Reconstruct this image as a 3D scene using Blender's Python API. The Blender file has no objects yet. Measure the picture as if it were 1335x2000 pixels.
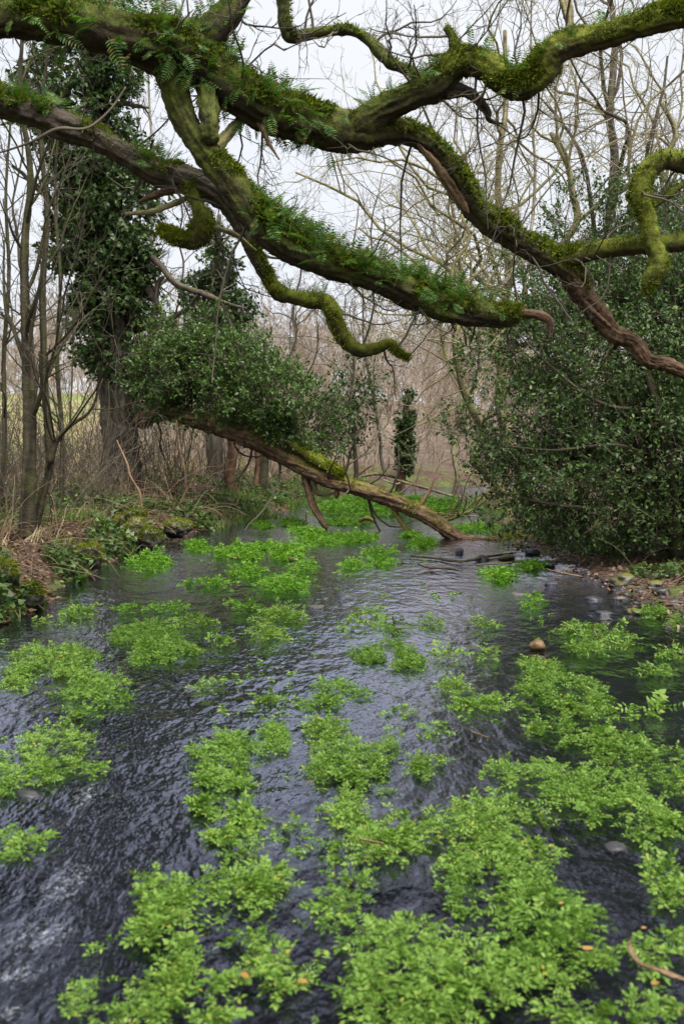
import bpy, math
import numpy as np
from mathutils import Matrix, Vector

# ------------------------------------------------------------------ camera, sky, sun, exposure
scene = bpy.context.scene
COL = scene.collection
FPX, CX, CY = 1944.4, 667.5, 1000.0          # focal length and centre in photograph pixels (1335 x 2000)
CAM = np.array([0.0, 0.0, 1.7]); PITCH = math.radians(3.83)

cam_data = bpy.data.cameras.new('camera')
cam = bpy.data.objects.new('camera', cam_data); COL.objects.link(cam)
cam_data.sensor_fit = 'VERTICAL'; cam_data.sensor_height = 36.0; cam_data.lens = 35.0
cam_data.clip_start = 0.05; cam_data.clip_end = 1000
cam.location = CAM; cam.rotation_euler = (math.pi/2 - PITCH, 0, 0)
cam_data.dof.use_dof = True; cam_data.dof.focus_distance = 13.0; cam_data.dof.aperture_fstop = 3.2
scene.camera = cam

SUN_EL, SUN_AZ = math.radians(62), math.radians(150)     # azimuth from +Y towards +X
world = bpy.data.worlds.new('World'); scene.world = world; world.use_nodes = True
nt = world.node_tree; nt.nodes.clear()
wo = nt.nodes.new('ShaderNodeOutputWorld'); bg = nt.nodes.new('ShaderNodeBackground')
sky = nt.nodes.new('ShaderNodeTexSky'); sky.sky_type = 'NISHITA'; sky.sun_disc = False
sky.sun_elevation = SUN_EL; sky.sun_rotation = SUN_AZ
tc = nt.nodes.new('ShaderNodeTexCoord'); nz = nt.nodes.new('ShaderNodeTexNoise')
nz.inputs['Scale'].default_value = 1.6; nz.inputs['Detail'].default_value = 3.0
rp = nt.nodes.new('ShaderNodeValToRGB')
rp.color_ramp.elements[0].position = 0.3; rp.color_ramp.elements[0].color = (3.5, 3.65, 4.0, 1)
rp.color_ramp.elements[1].position = 0.7; rp.color_ramp.elements[1].color = (3.95, 4.05, 4.25, 1)
mx = nt.nodes.new('ShaderNodeMix'); mx.data_type = 'RGBA'; mx.inputs[0].default_value = 0.96   # closed cloud layer over the blue
nt.links.new(tc.outputs['Generated'], nz.inputs['Vector']); nt.links.new(nz.outputs['Fac'], rp.inputs['Fac'])
nt.links.new(sky.outputs['Color'], mx.inputs[6]); nt.links.new(rp.outputs['Color'], mx.inputs[7])
nt.links.new(mx.outputs[2], bg.inputs['Color']); bg.inputs['Strength'].default_value = 0.05
nt.links.new(bg.outputs['Background'], wo.inputs['Surface'])

sun_data = bpy.data.lights.new('sun', 'SUN'); sun_data.energy = 1.5; sun_data.angle = math.radians(50)
sun_data.color = (1.0, 0.97, 0.92)
sun = bpy.data.objects.new('sun', sun_data); COL.objects.link(sun)
sd = Vector((math.sin(SUN_AZ)*math.cos(SUN_EL), math.cos(SUN_AZ)*math.cos(SUN_EL), math.sin(SUN_EL)))
sun.rotation_euler = (-sd).to_track_quat('-Z', 'Y').to_euler(); sun.location = (0, 0, 30)

vs = scene.view_settings
vs.view_transform = 'Standard'; vs.look = 'None'; vs.gamma = 1.0; vs.use_curve_mapping = False
vs.exposure = 2.28
cy = scene.cycles
cy.max_bounces = 6; cy.diffuse_bounces = 3; cy.glossy_bounces = 3; cy.transmission_bounces = 4; cy.transparent_max_bounces = 8
cy.caustics_reflective = False; cy.caustics_refractive = False
cy.use_denoising = True

# ------------------------------------------------------------------ numeric helpers
def rng_(s): return np.random.default_rng(s)

def at(px, py, Y):
    """photograph pixel at world depth Y -> world point"""
    dx = (px-CX)/FPX; dy = (CY-py)/FPX
    c, s = math.cos(PITCH), math.sin(PITCH)
    d = np.array([dx, c + dy*s, -s + dy*c]); return CAM + d*(Y/d[1])

def at_z(px, py, z=0.0):
    """pixel(s) -> points on the level z"""
    px = np.asarray(px, float); py = np.asarray(py, float)
    dx = (px-CX)/FPX; dy = (CY-py)/FPX
    c, s = math.cos(PITCH), math.sin(PITCH)
    dY = c + dy*s; dZ = -s + dy*c; k = (z-CAM[2])/dZ
    return np.stack([dx*k, dY*k, np.full_like(k, z)], -1)

def _hash(ix, iy, iz, seed):
    h = (ix.astype(np.int64)*374761393 + iy.astype(np.int64)*668265263 + iz.astype(np.int64)*2147483647 + seed*1274126177) & 0xffffffff
    h = ((h ^ (h >> 13))*1274126177) & 0xffffffff
    h = ((h ^ (h >> 16))*2246822519) & 0xffffffff
    return ((h ^ (h >> 15)) & 0xffffff)/float(0xffffff)*2-1

def vnoise(P, seed=0):
    P = np.asarray(P, float); i = np.floor(P).astype(np.int64); f = P-i; u = f*f*(3-2*f)
    out = 0
    for a in (0, 1):
        wa = u[..., 0] if a else 1-u[..., 0]
        for b in (0, 1):
            wb = u[..., 1] if b else 1-u[..., 1]
            for c in (0, 1):
                wc = u[..., 2] if c else 1-u[..., 2]
                out = out + wa*wb*wc*_hash(i[..., 0]+a, i[..., 1]+b, i[..., 2]+c, seed)
    return out

def fbm(P, seed=0, o=3):
    v = 0; a = 1.0; t = 0
    for k in range(o):
        v = v + a*vnoise(np.asarray(P)*2**k, seed+k*17); t += a; a *= 0.5
    return v/t

def sstep(a, b, x):
    t = np.clip((np.asarray(x, float)-a)/(b-a), 0, 1); return t*t*(3-2*t)

def norm(v): return v/np.maximum(np.linalg.norm(v, axis=-1, keepdims=True), 1e-9)

def catmull(C, n):
    C = np.asarray(C, float); C = np.vstack([2*C[0]-C[1], C, 2*C[-1]-C[-2]])
    m = len(C)-3; t = np.linspace(0, m-1e-6, n); k = t.astype(int); u = (t-k)[:, None]
    p0, p1, p2, p3 = C[k], C[k+1], C[k+2], C[k+3]
    return 0.5*((2*p1)+(-p0+p2)*u+(2*p0-5*p1+4*p2-p3)*u*u+(-p0+3*p1-3*p2+p3)*u**3)

# ------------------------------------------------------------------ mesh and object helpers
def mk_mesh(name, V, F, mat, smooth=True):
    me = bpy.data.meshes.new(name)
    V = np.ascontiguousarray(V, dtype=np.float32).reshape(-1, 3)
    F = [np.asarray(f, dtype=np.int32) for f in (F if isinstance(F, list) else [F]) if len(f)]
    nl = sum(f.size for f in F); npoly = sum(len(f) for f in F)
    me.vertices.add(len(V)); me.loops.add(nl); me.polygons.add(npoly)
    me.vertices.foreach_set('co', V.ravel())
    me.loops.foreach_set('vertex_index', np.concatenate([f.ravel() for f in F]))
    tot = np.concatenate([np.full(len(f), f.shape[1], np.int32) for f in F])
    st = np.concatenate([[0], np.cumsum(tot)[:-1]]).astype(np.int32)
    me.polygons.foreach_set('loop_start', st)
    me.polygons.foreach_set('use_smooth', np.full(npoly, smooth))
    me.update(calc_edges=True)
    me.materials.append(mat)
    return me

class Geo:
    """collects vertices and faces of one mesh"""
    def __init__(s): s.V = []; s.F = []; s.n = 0
    def add(s, V, F):
        V = np.asarray(V).reshape(-1, 3)
        for f in (F if isinstance(F, list) else [F]): s.F.append(np.asarray(f)+s.n)
        s.V.append(V); s.n += len(V); return s
    def data(s):
        V = np.concatenate(s.V); q = [f for f in s.F if f.shape[1] == 4]; t = [f for f in s.F if f.shape[1] == 3]
        return V, [np.concatenate(x) for x in (q, t) if x]

def props(o, label=None, cat=None, group=None, kind=None):
    for k, v in (('label', label), ('category', cat), ('group', group), ('kind', kind)):
        if v: o[k] = v
    return o

def streaks(me, a):
    me.attributes.new('streak', 'FLOAT', 'POINT').data.foreach_set('value', np.ascontiguousarray(a, np.float32))

class Thing:
    """an Empty at the base of a thing; parts are meshes below it"""
    def __init__(s, name, label, cat, loc, group=None):
        s.loc = np.asarray(loc, float)
        s.o = bpy.data.objects.new(name, None); COL.objects.link(s.o); s.o.location = s.loc
        s.o.empty_display_size = 0.2
        props(s.o, label, cat, group)
    def part(s, name, geo, mat, parent=None, kind=None, smooth=True, label=None):
        V, F = geo.data() if isinstance(geo, Geo) else geo[:2]
        me = mk_mesh(name, V-s.loc, F, mat, smooth)
        if not isinstance(geo, Geo) and len(geo) > 2: streaks(me, geo[2])
        o = bpy.data.objects.new(name, me); COL.objects.link(o); o.parent = parent or s.o
        props(o, label, None, None, kind); return o
    def inst(s, name, me, M, parent=None):
        o = bpy.data.objects.new(name, me); COL.objects.link(o); o.parent = parent or s.o
        M = M.copy(); M[:3, 3] -= s.loc; o.matrix_basis = Matrix(M.tolist()); return o

def single(name, geo, mat, label=None, cat=None, group=None, kind=None, smooth=True, loc=None):
    V, F = geo.data() if isinstance(geo, Geo) else geo[:2]
    loc = np.zeros(3) if loc is None else np.asarray(loc, float)
    me = mk_mesh(name, V-loc, F, mat, smooth)
    if not isinstance(geo, Geo) and len(geo) > 2: streaks(me, geo[2])
    o = bpy.data.objects.new(name, me); COL.objects.link(o); o.location = loc
    return props(o, label, cat, group, kind)

def copy_tree(root, loc, rotz, scale, label=None):
    r = root.copy(); COL.objects.link(r); r.location = loc; r.rotation_euler = (0, 0, rotz); r.scale = (scale,)*3
    if label: r['label'] = label
    for ch in list(root.children):
        c = ch.copy(); COL.objects.link(c); c.parent = r
        for g in list(ch.children):
            d = g.copy(); COL.objects.link(d); d.parent = c
    return r

def tubes(P, R, k=3):
    """batch of tubes: P (B,n,3), R (B,n) -> verts, quads"""
    B, n, _ = P.shape
    T = norm(np.gradient(P, axis=1)); mean = norm(P[:, -1]-P[:, 0])
    ref = np.where(np.abs(mean[:, 2:3]) > 0.75, np.array([[1.0, 0, 0]]), np.array([[0, 0, 1.0]]))
    U = norm(np.cross(T, ref[:, None, :])); W = np.cross(T, U)
    a = np.arange(k)*2*math.pi/k
    V = P[:, :, None, :] + R[:, :, None, None]*(np.cos(a)[None, None, :, None]*U[:, :, None, :]+np.sin(a)[None, None, :, None]*W[:, :, None, :])
    b = np.arange(B)[:, None, None]*(n*k); i = np.arange(n-1)[None, :, None]*k; j = np.arange(k)[None, None, :]; j2 = (j+1) % k
    F = np.stack([b+i+j, b+i+j2, b+i+k+j2, b+i+k+j], -1).reshape(-1, 4)
    return V.reshape(-1, 3), F

def frames(C):
    n = len(C); T = norm(np.gradient(C, axis=0)); U = np.zeros((n, 3))
    r = np.array([0, 0, 1.0]) if abs(T[0, 2]) < 0.8 else np.array([0, 1.0, 0])
    u = norm(np.cross(T[0], r)); U[0] = u
    for i in range(1, n):
        u = u-T[i]*np.dot(u, T[i]); u = u/max(np.linalg.norm(u), 1e-9); U[i] = u
    return T, U, np.cross(T, U)

def limb(ctrl, seed, sides=22, step=0.03, lump=0.16, ridge=0.1, world_ctrl=False, knots=0.0, twist=0.0):
    """gnarled bark tube. ctrl rows: (px,py,Y,diameter_px) or world (x,y,z,radius). -> dict with V,F,C,R,N,S"""
    if world_ctrl: W = np.asarray(ctrl, float)
    else: W = np.array([list(at(a, b, Y))+[d*0.5*Y/FPX] for a, b, Y, d in ctrl])
    L = np.linalg.norm(np.diff(W[:, :3], axis=0), axis=1).sum()
    n = max(8, int(L/step)); Q = catmull(W, n); C = Q[:, :3]; R = np.maximum(Q[:, 3], 0.004)
    T, U, Wv = frames(C); s = np.concatenate([[0], np.cumsum(np.linalg.norm(np.diff(C, axis=0), axis=1))])
    th = np.arange(sides)*2*math.pi/sides
    tt = th[None, :]+twist*s[:, None]
    D = np.cos(th)[None, :, None]*U[:, None, :]+np.sin(th)[None, :, None]*Wv[:, None, :]
    base = C[:, None, :]+D*R[:, None, None]
    f = 1.0+lump*fbm(base*(0.45/np.mean(R))*0.6, seed, 3)
    ri = vnoise(np.stack([np.cos(tt)*3.2, np.sin(tt)*3.2, np.repeat(s[:, None]*2.2, sides, 1)], -1), seed+5)
    ri2 = vnoise(np.stack([np.cos(tt)*7, np.sin(tt)*7, np.repeat(s[:, None]*5, sides, 1)], -1), seed+6)
    wob = 1.5*vnoise(np.stack([s*2.5, s*0, s*0], -1), seed+31)[:, None]
    fine = vnoise(np.stack([np.cos(tt+wob*.15)*9, np.sin(tt+wob*.15)*9, np.repeat(s[:, None]*9, sides, 1)], -1), seed+7)
    gran = fbm(base*30, seed+8, 2)
    f = f+ridge*(1-2*np.abs(ri))+ridge*0.6*ri2+ridge*.75*(np.abs(fine)*2-.8)+np.minimum(.012/np.maximum(R[:, None], .02), .22)*gran
    streak = .5*vnoise(np.stack([np.cos(tt)*5, np.sin(tt)*5, np.repeat(s[:, None]*1.3, sides, 1)], -1), seed+11)+.35*vnoise(np.stack([np.cos(tt)*11, np.sin(tt)*11, np.repeat(s[:, None]*2.5, sides, 1)], -1), seed+12)
    if knots: f = f+knots*np.maximum(0, vnoise(base*2.2, seed+9)-0.35)*1.6
    V = C[:, None, :]+D*(R[:, None]*f)[..., None]
    V = np.concatenate([V.reshape(-1, 3), C[:1], C[-1:]+T[-1:]*R[-1]*0.6])
    i = np.arange(n-1)[:, None]*sides; j = np.arange(sides)[None, :]; j2 = (j+1) % sides
    F4 = np.stack([i+j, i+j2, i+sides+j2, i+sides+j], -1).reshape(-1, 4)
    a = np.arange(sides); b = (a+1) % sides
    F3 = np.concatenate([np.stack([np.full(sides, n*sides), b, a], -1), np.stack([np.full(sides, n*sides+1), (n-1)*sides+a, (n-1)*sides+b], -1)])
    return dict(A=np.concatenate([streak.ravel(), [0, 0]]), V=V, F=[F4, F3], C=C, R=R, T=T, N=D.reshape(-1, 3), S=V[:n*sides], s=np.repeat(s, sides), L=L, Cs=np.repeat(C, sides, 0))

def leaves(P, X, Z, S, tv, tf, wid=None):
    X = norm(X); Y = norm(np.cross(Z, X)); Z = np.cross(X, Y)
    S = np.asarray(S)[:, None, None]; w = 1.0 if wid is None else wid[:, None, None]
    V = P[:, None, :]+S*(tv[None, :, 0:1]*X[:, None, :]+w*tv[None, :, 1:2]*Y[:, None, :]+tv[None, :, 2:3]*Z[:, None, :])
    F = [(f[None]+(np.arange(len(P))*len(tv))[:, None, None]).reshape(-1, f.shape[1]) for f in tf]
    return V.reshape(-1, 3), F

def rdir(r, n): return norm(r.normal(size=(n, 3)))

# leaf templates (unit length along +x, normal +z)
OVATE = (np.array([[0, 0, 0], [.3, .24, .05], [.68, .2, .04], [1, 0, -.06], [.68, -.2, .04], [.3, -.24, .05], [.45, 0, 0]], float),
         [np.array([[0, 6, 1], [1, 6, 2], [2, 6, 3], [3, 6, 4], [4, 6, 5], [5, 6, 0]])])
HOLLY = (np.array([[0, 0, 0], [.15, .17, .05], [.32, .15, .0], [.45, .29, .09], [.6, .17, .01], [.75, .22, .08], [1, 0, -.04],
                   [.75, -.22, .08], [.6, -.17, .01], [.45, -.29, .09], [.32, -.15, 0], [.15, -.17, .05], [.5, 0, -.05]], float),
         [np.array([[12, (i+1) % 12, i] for i in range(12)])])
IVY = (np.array([[0, 0, 0], [-.06, .38, .02], [.32, .3, 0], [.45, .5, .04], [.6, .22, 0], [1, 0, -.05], [.6, -.22, 0], [.45, -.5, .04], [.32, -.3, 0], [-.06, -.38, .02], [.35, 0, -.03]], float),
       [np.array([[10, (i+1) % 10, i] for i in range(10)])])
CRESSLEAF = (np.array([[0, 0, 0], [.2, .2, .03], [.27, .17, .02], [.45, .27, .05], [.52, .2, .03], [.72, .22, .02], [.78, .14, .02], [1, 0, -.08], [.78, -.14, .02], [.72, -.22, .02], [.52, -.2, .03], [.45, -.27, .05], [.27, -.17, .02], [.2, -.2, .03], [.5, 0, -.01]], float),
       [np.array([[14, (i+1) % 14, i] for i in range(14)])])
FOUR = [np.array([[0, 4, 1], [1, 4, 2], [2, 4, 3], [3, 4, 0]])]
HOLLYS = (np.array([[0, 0, 0], [.42, .27, .09], [1, 0, -.04], [.55, -.27, .09], [.48, 0, -.05]], float), FOUR)
IVYS = (np.array([[0, 0, 0], [.15, .44, .04], [1, 0, -.06], [.15, -.44, .04], [.3, 0, -.03]], float), FOUR)
OVATES = (np.array([[0, 0, 0], [.42, .26, .06], [1, 0, -.06], [.42, -.26, .06], [.45, 0, 0]], float), FOUR)
LITTER = (np.array([[0, 0, 0], [.35, .28, .1], [.8, .2, .03], [1, 0, .16], [.7, -.25, .12], [.3, -.25, .02]], float), [np.array([[0, 5, 4, 1], [1, 4, 3, 2]])])
BLADE = (np.array([[0, -.03, 0], [0, .03, 0], [.5, .025, .08], [.5, -.025, .08], [1, 0, -.02]], float), [np.array([[0, 1, 2, 3]]), np.array([[3, 2, 4]])])
SPIKE = (np.array([[0, -.12, 0], [0, .12, 0], [1, 0, 0]], float), [np.array([[0, 1, 2]])])

def moss_tufts(L, n, r, zmin=-0.1, length=(0.012, 0.03), patch=0.0, s0=0, s1=1e9, geo=None, scale=2.5):
    """short moss shoots on the upper side of a limb"""
    S, N, s = L['S'], L['N'], L['s']
    ok = (N[:, 2]+0.35*fbm(S*scale, 91) > zmin) & (fbm(S*scale*0.8, 55) > patch-0.5) & (s >= s0) & (s <= s1)
    idx = np.nonzero(ok)[0]
    if len(idx) == 0: return geo
    idx = r.choice(idx, n)
    P = S[idx]+r.normal(size=(n, 3))*0.012; d = norm(N[idx]*0.9+r.normal(size=(n, 3))*0.5+np.array([0, 0, -0.25]))
    Z = rdir(r, n); ln = r.uniform(*length, n)*(0.25+1.9*np.clip(fbm(P*5, 12)*.9+.4, 0, 1))
    geo = geo or Geo(); geo.add(*leaves(P-d*0.004, d, Z, ln, *SPIKE, wid=np.full(n, 1.6))); return geo

# ------------------------------------------------------------------ materials
MATS = {}
class NT:
    def __init__(s, name):
        s.m = bpy.data.materials.new(name); s.m.use_nodes = True; s.t = s.m.node_tree; s.t.nodes.clear()
        s.out = s.t.nodes.new('ShaderNodeOutputMaterial'); MATS[name] = s.m
    def n(s, typ, **kw):
        o = s.t.nodes.new(typ)
        for k, v in kw.items(): setattr(o, k, v)
        return o
    def l(s, a, b): s.t.links.new(a, b)
    def noise(s, scale, detail=4, vec=None, rough=0.55, out='Fac'):
        o = s.n('ShaderNodeTexNoise'); o.inputs['Scale'].default_value = scale; o.inputs['Detail'].default_value = detail; o.inputs['Roughness'].default_value = rough
        if vec is not None: s.l(vec, o.inputs['Vector'])
        return o.outputs[out]
    def pos(s): return s.n('ShaderNodeNewGeometry').outputs['Position']
    def mapping(s, vec, scale, rot=(0, 0, 0)):
        o = s.n('ShaderNodeMapping'); o.inputs['Scale'].default_value = scale; o.inputs['Rotation'].default_value = rot; s.l(vec, o.inputs['Vector']); return o.outputs[0]
    def ramp(s, fac, stops):
        o = s.n('ShaderNodeValToRGB'); e = o.color_ramp.elements
        while len(e) < len(stops): e.new(0.5)
        for q, (p, c) in zip(e, stops): q.position = p; q.color = tuple(c)+(1,) if len(c) == 3 else c
        s.l(fac, o.inputs['Fac']); return o.outputs['Color']
    def mix(s, fac, a, b, mode='MIX'):
        o = s.n('ShaderNodeMix', data_type='RGBA', blend_type=mode)
        for v, i in ((fac, 0), (a, 6), (b, 7)):
            if isinstance(v, (int, float)): o.inputs[i].default_value = v
            elif isinstance(v, tuple): o.inputs[i].default_value = v+(1,)
            else: s.l(v, o.inputs[i])
        return o.outputs[2]
    def math(s, op, a, b=0.0, clamp=False):
        o = s.n('ShaderNodeMath', operation=op, use_clamp=clamp)
        for v, i in ((a, 0), (b, 1)):
            if isinstance(v, (int, float)): o.inputs[i].default_value = v
            else: s.l(v, o.inputs[i])
        return o.outputs[0]
    def bump(s, h, strength=0.5, dist=0.02, normal=None):
        o = s.n('ShaderNodeBump'); o.inputs['Strength'].default_value = strength; o.inputs['Distance'].default_value = dist
        s.l(h, o.inputs['Height'])
        if normal is not None: s.l(normal, o.inputs['Normal'])
        return o.outputs[0]
    def bsdf(s, col, rough=0.7, normal=None, spec=0.4):
        o = s.n('ShaderNodeBsdfPrincipled')
        if isinstance(col, tuple): o.inputs['Base Color'].default_value = col+(1,)
        else: s.l(col, o.inputs['Base Color'])
        if isinstance(rough, (int, float)): o.inputs['Roughness'].default_value = rough
        else: s.l(rough, o.inputs['Roughness'])
        o.inputs['Specular IOR Level'].default_value = spec
        if normal is not None: s.l(normal, o.inputs['Normal'])
        return o.outputs[0]
    def end(s, sh): s.l(sh, s.out.inputs['Surface']); return s.m

def leaf_mat(name, stops, rough=0.4, trans=0.25, spec=0.5, per='island', tint=(1.0, 1.25, 0.5), patch=None):
    m = NT(name)
    if per == 'island': rnd = m.n('ShaderNodeNewGeometry').outputs['Random Per Island']
    else:
        a = m.n('ShaderNodeObjectInfo').outputs['Random']; b = m.n('ShaderNodeNewGeometry').outputs['Random Per Island']
        rnd = m.math('FRACT', m.math('ADD', a, m.math('MULTIPLY', b, 0.6)))
    c = m.ramp(rnd, stops)
    if patch: c = m.mix(m.math('MULTIPLY', m.noise(patch[0], 2, m.pos()), patch[2]), c, patch[1])
    sh = m.bsdf(c, rough, spec=spec)
    if trans:
        t = m.n('ShaderNodeBsdfTranslucent'); m.l(m.mix(1.0, c, tint, 'MULTIPLY'), t.inputs['Color'])
        x = m.n('ShaderNodeMixShader'); x.inputs[0].default_value = trans; m.l(sh, x.inputs[1]); m.l(t.outputs[0], x.inputs[2]); sh = x.outputs[0]
    return m.end(sh)

def bark_mat(name, dark, light, moss=None, moss_lo=0.1, moss_hi=0.5, rough=0.85, nscale=9.0, stretch=(1, 1, 1), bump=0.6, mosscol=((.035, .045, .008), (.13, .15, .02)), mnoise=2.2):
    m = NT(name); p = m.pos(); q = m.mapping(p, stretch)
    n1 = m.noise(nscale, 6, q, 0.65); n2 = m.noise(nscale*5, 4, q)
    at_ = m.n('ShaderNodeAttribute', attribute_name='streak').outputs['Fac']
    col = m.ramp(m.math('ADD', n1, m.math('MULTIPLY', at_, .75)), [(0.25, dark), (0.5, tuple((a+b)*.5 for a, b in zip(dark, light))), (0.8, tuple(x*1.25 for x in light))])
    col = m.mix(m.math('MULTIPLY', n2, 0.45), col, tuple(x*0.35 for x in dark))
    if moss:
        g = m.n('ShaderNodeNewGeometry'); sx = m.n('ShaderNodeSeparateXYZ'); m.l(g.outputs['Normal'], sx.inputs[0])
        v = m.math('ADD', m.math('MULTIPLY', sx.outputs['Z'], 0.55), m.math('MULTIPLY', m.math('SUBTRACT', m.noise(mnoise, 5, p, 0.6), 0.5), 2.2))
        mr = m.n('ShaderNodeMapRange'); mr.inputs[1].default_value = moss_lo; mr.inputs[2].default_value = moss_hi; m.l(v, mr.inputs[0])
        mc = m.ramp(m.noise(14, 4, p, 0.6), [(0.3, mosscol[0]), (0.7, mosscol[1])])
        col = m.mix(m.math('MULTIPLY', mr.outputs[0], moss), col, mc)
    b = m.bump(n1, bump, 0.05); b = m.bump(n2, bump, 0.02, b)
    return m.end(m.bsdf(col, rough, b, 0.25))

M_OAK = bark_mat('oak_bark_mossy', (.022, .015, .009), (.085, .062, .04), moss=0.95, moss_lo=-0.42, moss_hi=0.16, mosscol=((.022, .03, .006), (.12, .14, .018)))
M_OAKBARE = bark_mat('oak_bark_bare', (.035, .026, .018), (.12, .098, .072), moss=0.6, moss_lo=0.3, moss_hi=0.8)
M_MOSSY = bark_mat('moss_sleeve', (.03, .022, .012), (.08, .06, .03), moss=1.0, moss_lo=-0.5, moss_hi=0.0, mosscol=((.06, .075, .010), (.19, .21, .022)))
M_DEAD = bark_mat('stripped_red_wood', (.04, .024, .014), (.2, .12, .07), nscale=7, stretch=(1, 1, 1), bump=0.8)
M_PALEWOOD = bark_mat('stripped_pale_wood', (.09, .055, .03), (.34, .22, .13), moss=0.5, moss_lo=0.5, moss_hi=0.9, nscale=6, bump=0.7)
M_LEAN = bark_mat('leaning_trunk_bark', (.06, .033, .018), (.23, .14, .085), moss=0.75, moss_lo=0.25, moss_hi=0.6, nscale=7, mosscol=((.08, .075, .014), (.2, .18, .03)), mnoise=1.2)
M_LEANMOSS = bark_mat('yellow_mossy_bark', (.07, .05, .02), (.21, .16, .06), moss=0.9, moss_lo=-0.15, moss_hi=0.3, nscale=7, mosscol=((.1, .095, .015), (.24, .21, .035)), mnoise=3)
M_GREYBARK = bark_mat('grey_brown_bark', (0.045, 0.036, 0.026), (0.153, 0.131, 0.095), moss=0.35, moss_lo=0.2, moss_hi=0.8, nscale=8, stretch=(2.5, 2.5, .35))
M_LICHEN = bark_mat('lichen_bark', (0.112, 0.090, 0.044), (0.375, 0.331, 0.200), moss=0.7, moss_lo=-0.1, moss_hi=0.5, nscale=5, mosscol=((0.088, 0.088, 0.020), (0.250, 0.237, 0.062)))
M_PALEBARK = bark_mat('pale_ash_bark', (.13, .11, .085), (.42, .38, .31), moss=0.3, moss_lo=0.2, moss_hi=0.6, nscale=4)
M_SAPBARK = bark_mat('sapling_bark', (0.024, 0.020, 0.012), (0.083, 0.069, 0.042), moss=0.45, moss_lo=-0.1, moss_hi=0.6, nscale=9)
M_TWIG = bark_mat('twig_bark', (0.053, 0.044, 0.032), (0.158, 0.131, 0.095), nscale=3, bump=0)
M_TWIGLICH = bark_mat('lichen_twig_bark', (.16, .14, .065), (.38, .345, .2), nscale=2, bump=0)
M_TWIGPALE = bark_mat('pale_twig_bark', (0.182, 0.150, 0.117), (0.442, 0.384, 0.312), nscale=2, bump=0)
M_TWIGPINK = bark_mat('russet_twig_bark', (.2, .148, .105), (.45, .355, .268), nscale=0.35, bump=0)
M_CANE = leaf_mat('dead_cane', [(0, (.06, .036, .022)), (.45, (.15, .1, .062)), (.85, (.27, .195, .12)), (1, (.13, .055, .035))], 0.7, 0, 0.3)
M_STRAW = leaf_mat('dead_grass', [(0, (.25, .18, .1)), (.6, (.42, .33, .2)), (1, (.14, .15, .05))], 0.7, 0.2, 0.2)
M_MOSS = leaf_mat('moss_shoots', [(0, (0.039, 0.055, 0.008)), (.55, (0.111, 0.137, 0.016)), (.9, (0.208, 0.234, 0.026)), (1, (0.286, 0.260, 0.039))], 0.8, 0.3, 0.1)
M_MOSSBRIGHT = leaf_mat('bright_moss_shoots', [(0, (0.077, 0.099, 0.011)), (.5, (0.187, 0.220, 0.020)), (1, (0.308, 0.319, 0.033))], 0.8, 0.3, 0.1)
M_FERN = leaf_mat('fern_frond_green', [(0, (0.037, 0.094, 0.019)), (.5, (0.081, 0.175, 0.033)), (.85, (0.138, 0.237, 0.043)), (.9, (0.188, 0.188, 0.044)), (1, (0.250, 0.112, 0.044))], 0.5, 0.3, 0.35, per='object')
M_HOLLY = leaf_mat('holly_leaf', [(0, (0.030, 0.061, 0.018)), (.5, (0.061, 0.121, 0.027)), (.88, (0.119, 0.203, 0.044)), (1, (0.203, 0.270, 0.068))], 0.38, 0.2, 0.25, patch=(1.5, (0.034, 0.059, 0.018), .8))
M_IVY = leaf_mat('ivy_leaf', [(0, (0.022, 0.046, 0.012)), (.5, (0.046, 0.094, 0.022)), (.88, (0.084, 0.150, 0.036)), (1, (0.144, 0.192, 0.054))], 0.36, 0.18, 0.32, patch=(1.2, (0.030, 0.048, 0.014), .8))
M_IVYB = leaf_mat('bright_ivy_leaf', [(0, (0.034, 0.068, 0.013)), (.5, (0.072, 0.143, 0.023)), (.88, (0.130, 0.221, 0.036)), (1, (0.208, 0.260, 0.052))], 0.36, 0.22, 0.32, patch=(1.6, (0.039, 0.072, 0.016), .85))
M_GROUNDLEAF = leaf_mat('bank_leaf', [(0, (.02, .045, .012)), (.5, (.05, .1, .02)), (.85, (.09, .17, .03)), (1, (.15, .12, .04))], 0.45, 0.2, 0.4)
M_GRASS = leaf_mat('bank_grass_blade', [(0, (.05, .1, .016)), (.6, (.1, .19, .03)), (1, (.22, .22, .08))], 0.5, 0.3, 0.3)
M_LITTER = leaf_mat('leaf_litter_brown', [(0, (.05, .027, .017)), (.5, (.12, .065, .042)), (.85, (.21, .125, .085)), (1, (.3, .2, .13))], 0.7, 0.1, 0.3)
CRESS = [(0, (0.055, 0.121, 0.016)), (.35, (0.132, 0.238, 0.034)), (.8, (0.215, 0.342, 0.061)), (.975, (0.298, 0.408, 0.089)), (1, (0.386, 0.310, 0.038))]
M_CRESS = leaf_mat('watercress_leaf', CRESS, 0.5, 0.33, 0.22, per='object', patch=(2.6, (.07, .15, .014), .6))
M_CRESSFAR = leaf_mat('watercress_leaf_deep', [(0, (0.038, 0.109, 0.008)), (.4, (0.087, 0.207, 0.013)), (.9, (0.141, 0.296, 0.022)), (1, (0.262, 0.328, 0.032))], 0.5, 0.33, 0.22)
M_CRESSWET = leaf_mat('watercress_leaf_under_water', [(0, (.10, .16, .05)), (.5, (.17, .25, .08)), (1, (.25, .32, .12))], 0.5, 0.3, 0.3)
M_YELLOW = leaf_mat('yellowed_leaf', [(0, (.3, .13, .03)), (.6, (.36, .19, .05)), (1, (.22, .09, .03))], 0.5, 0.25, 0.4)

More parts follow.
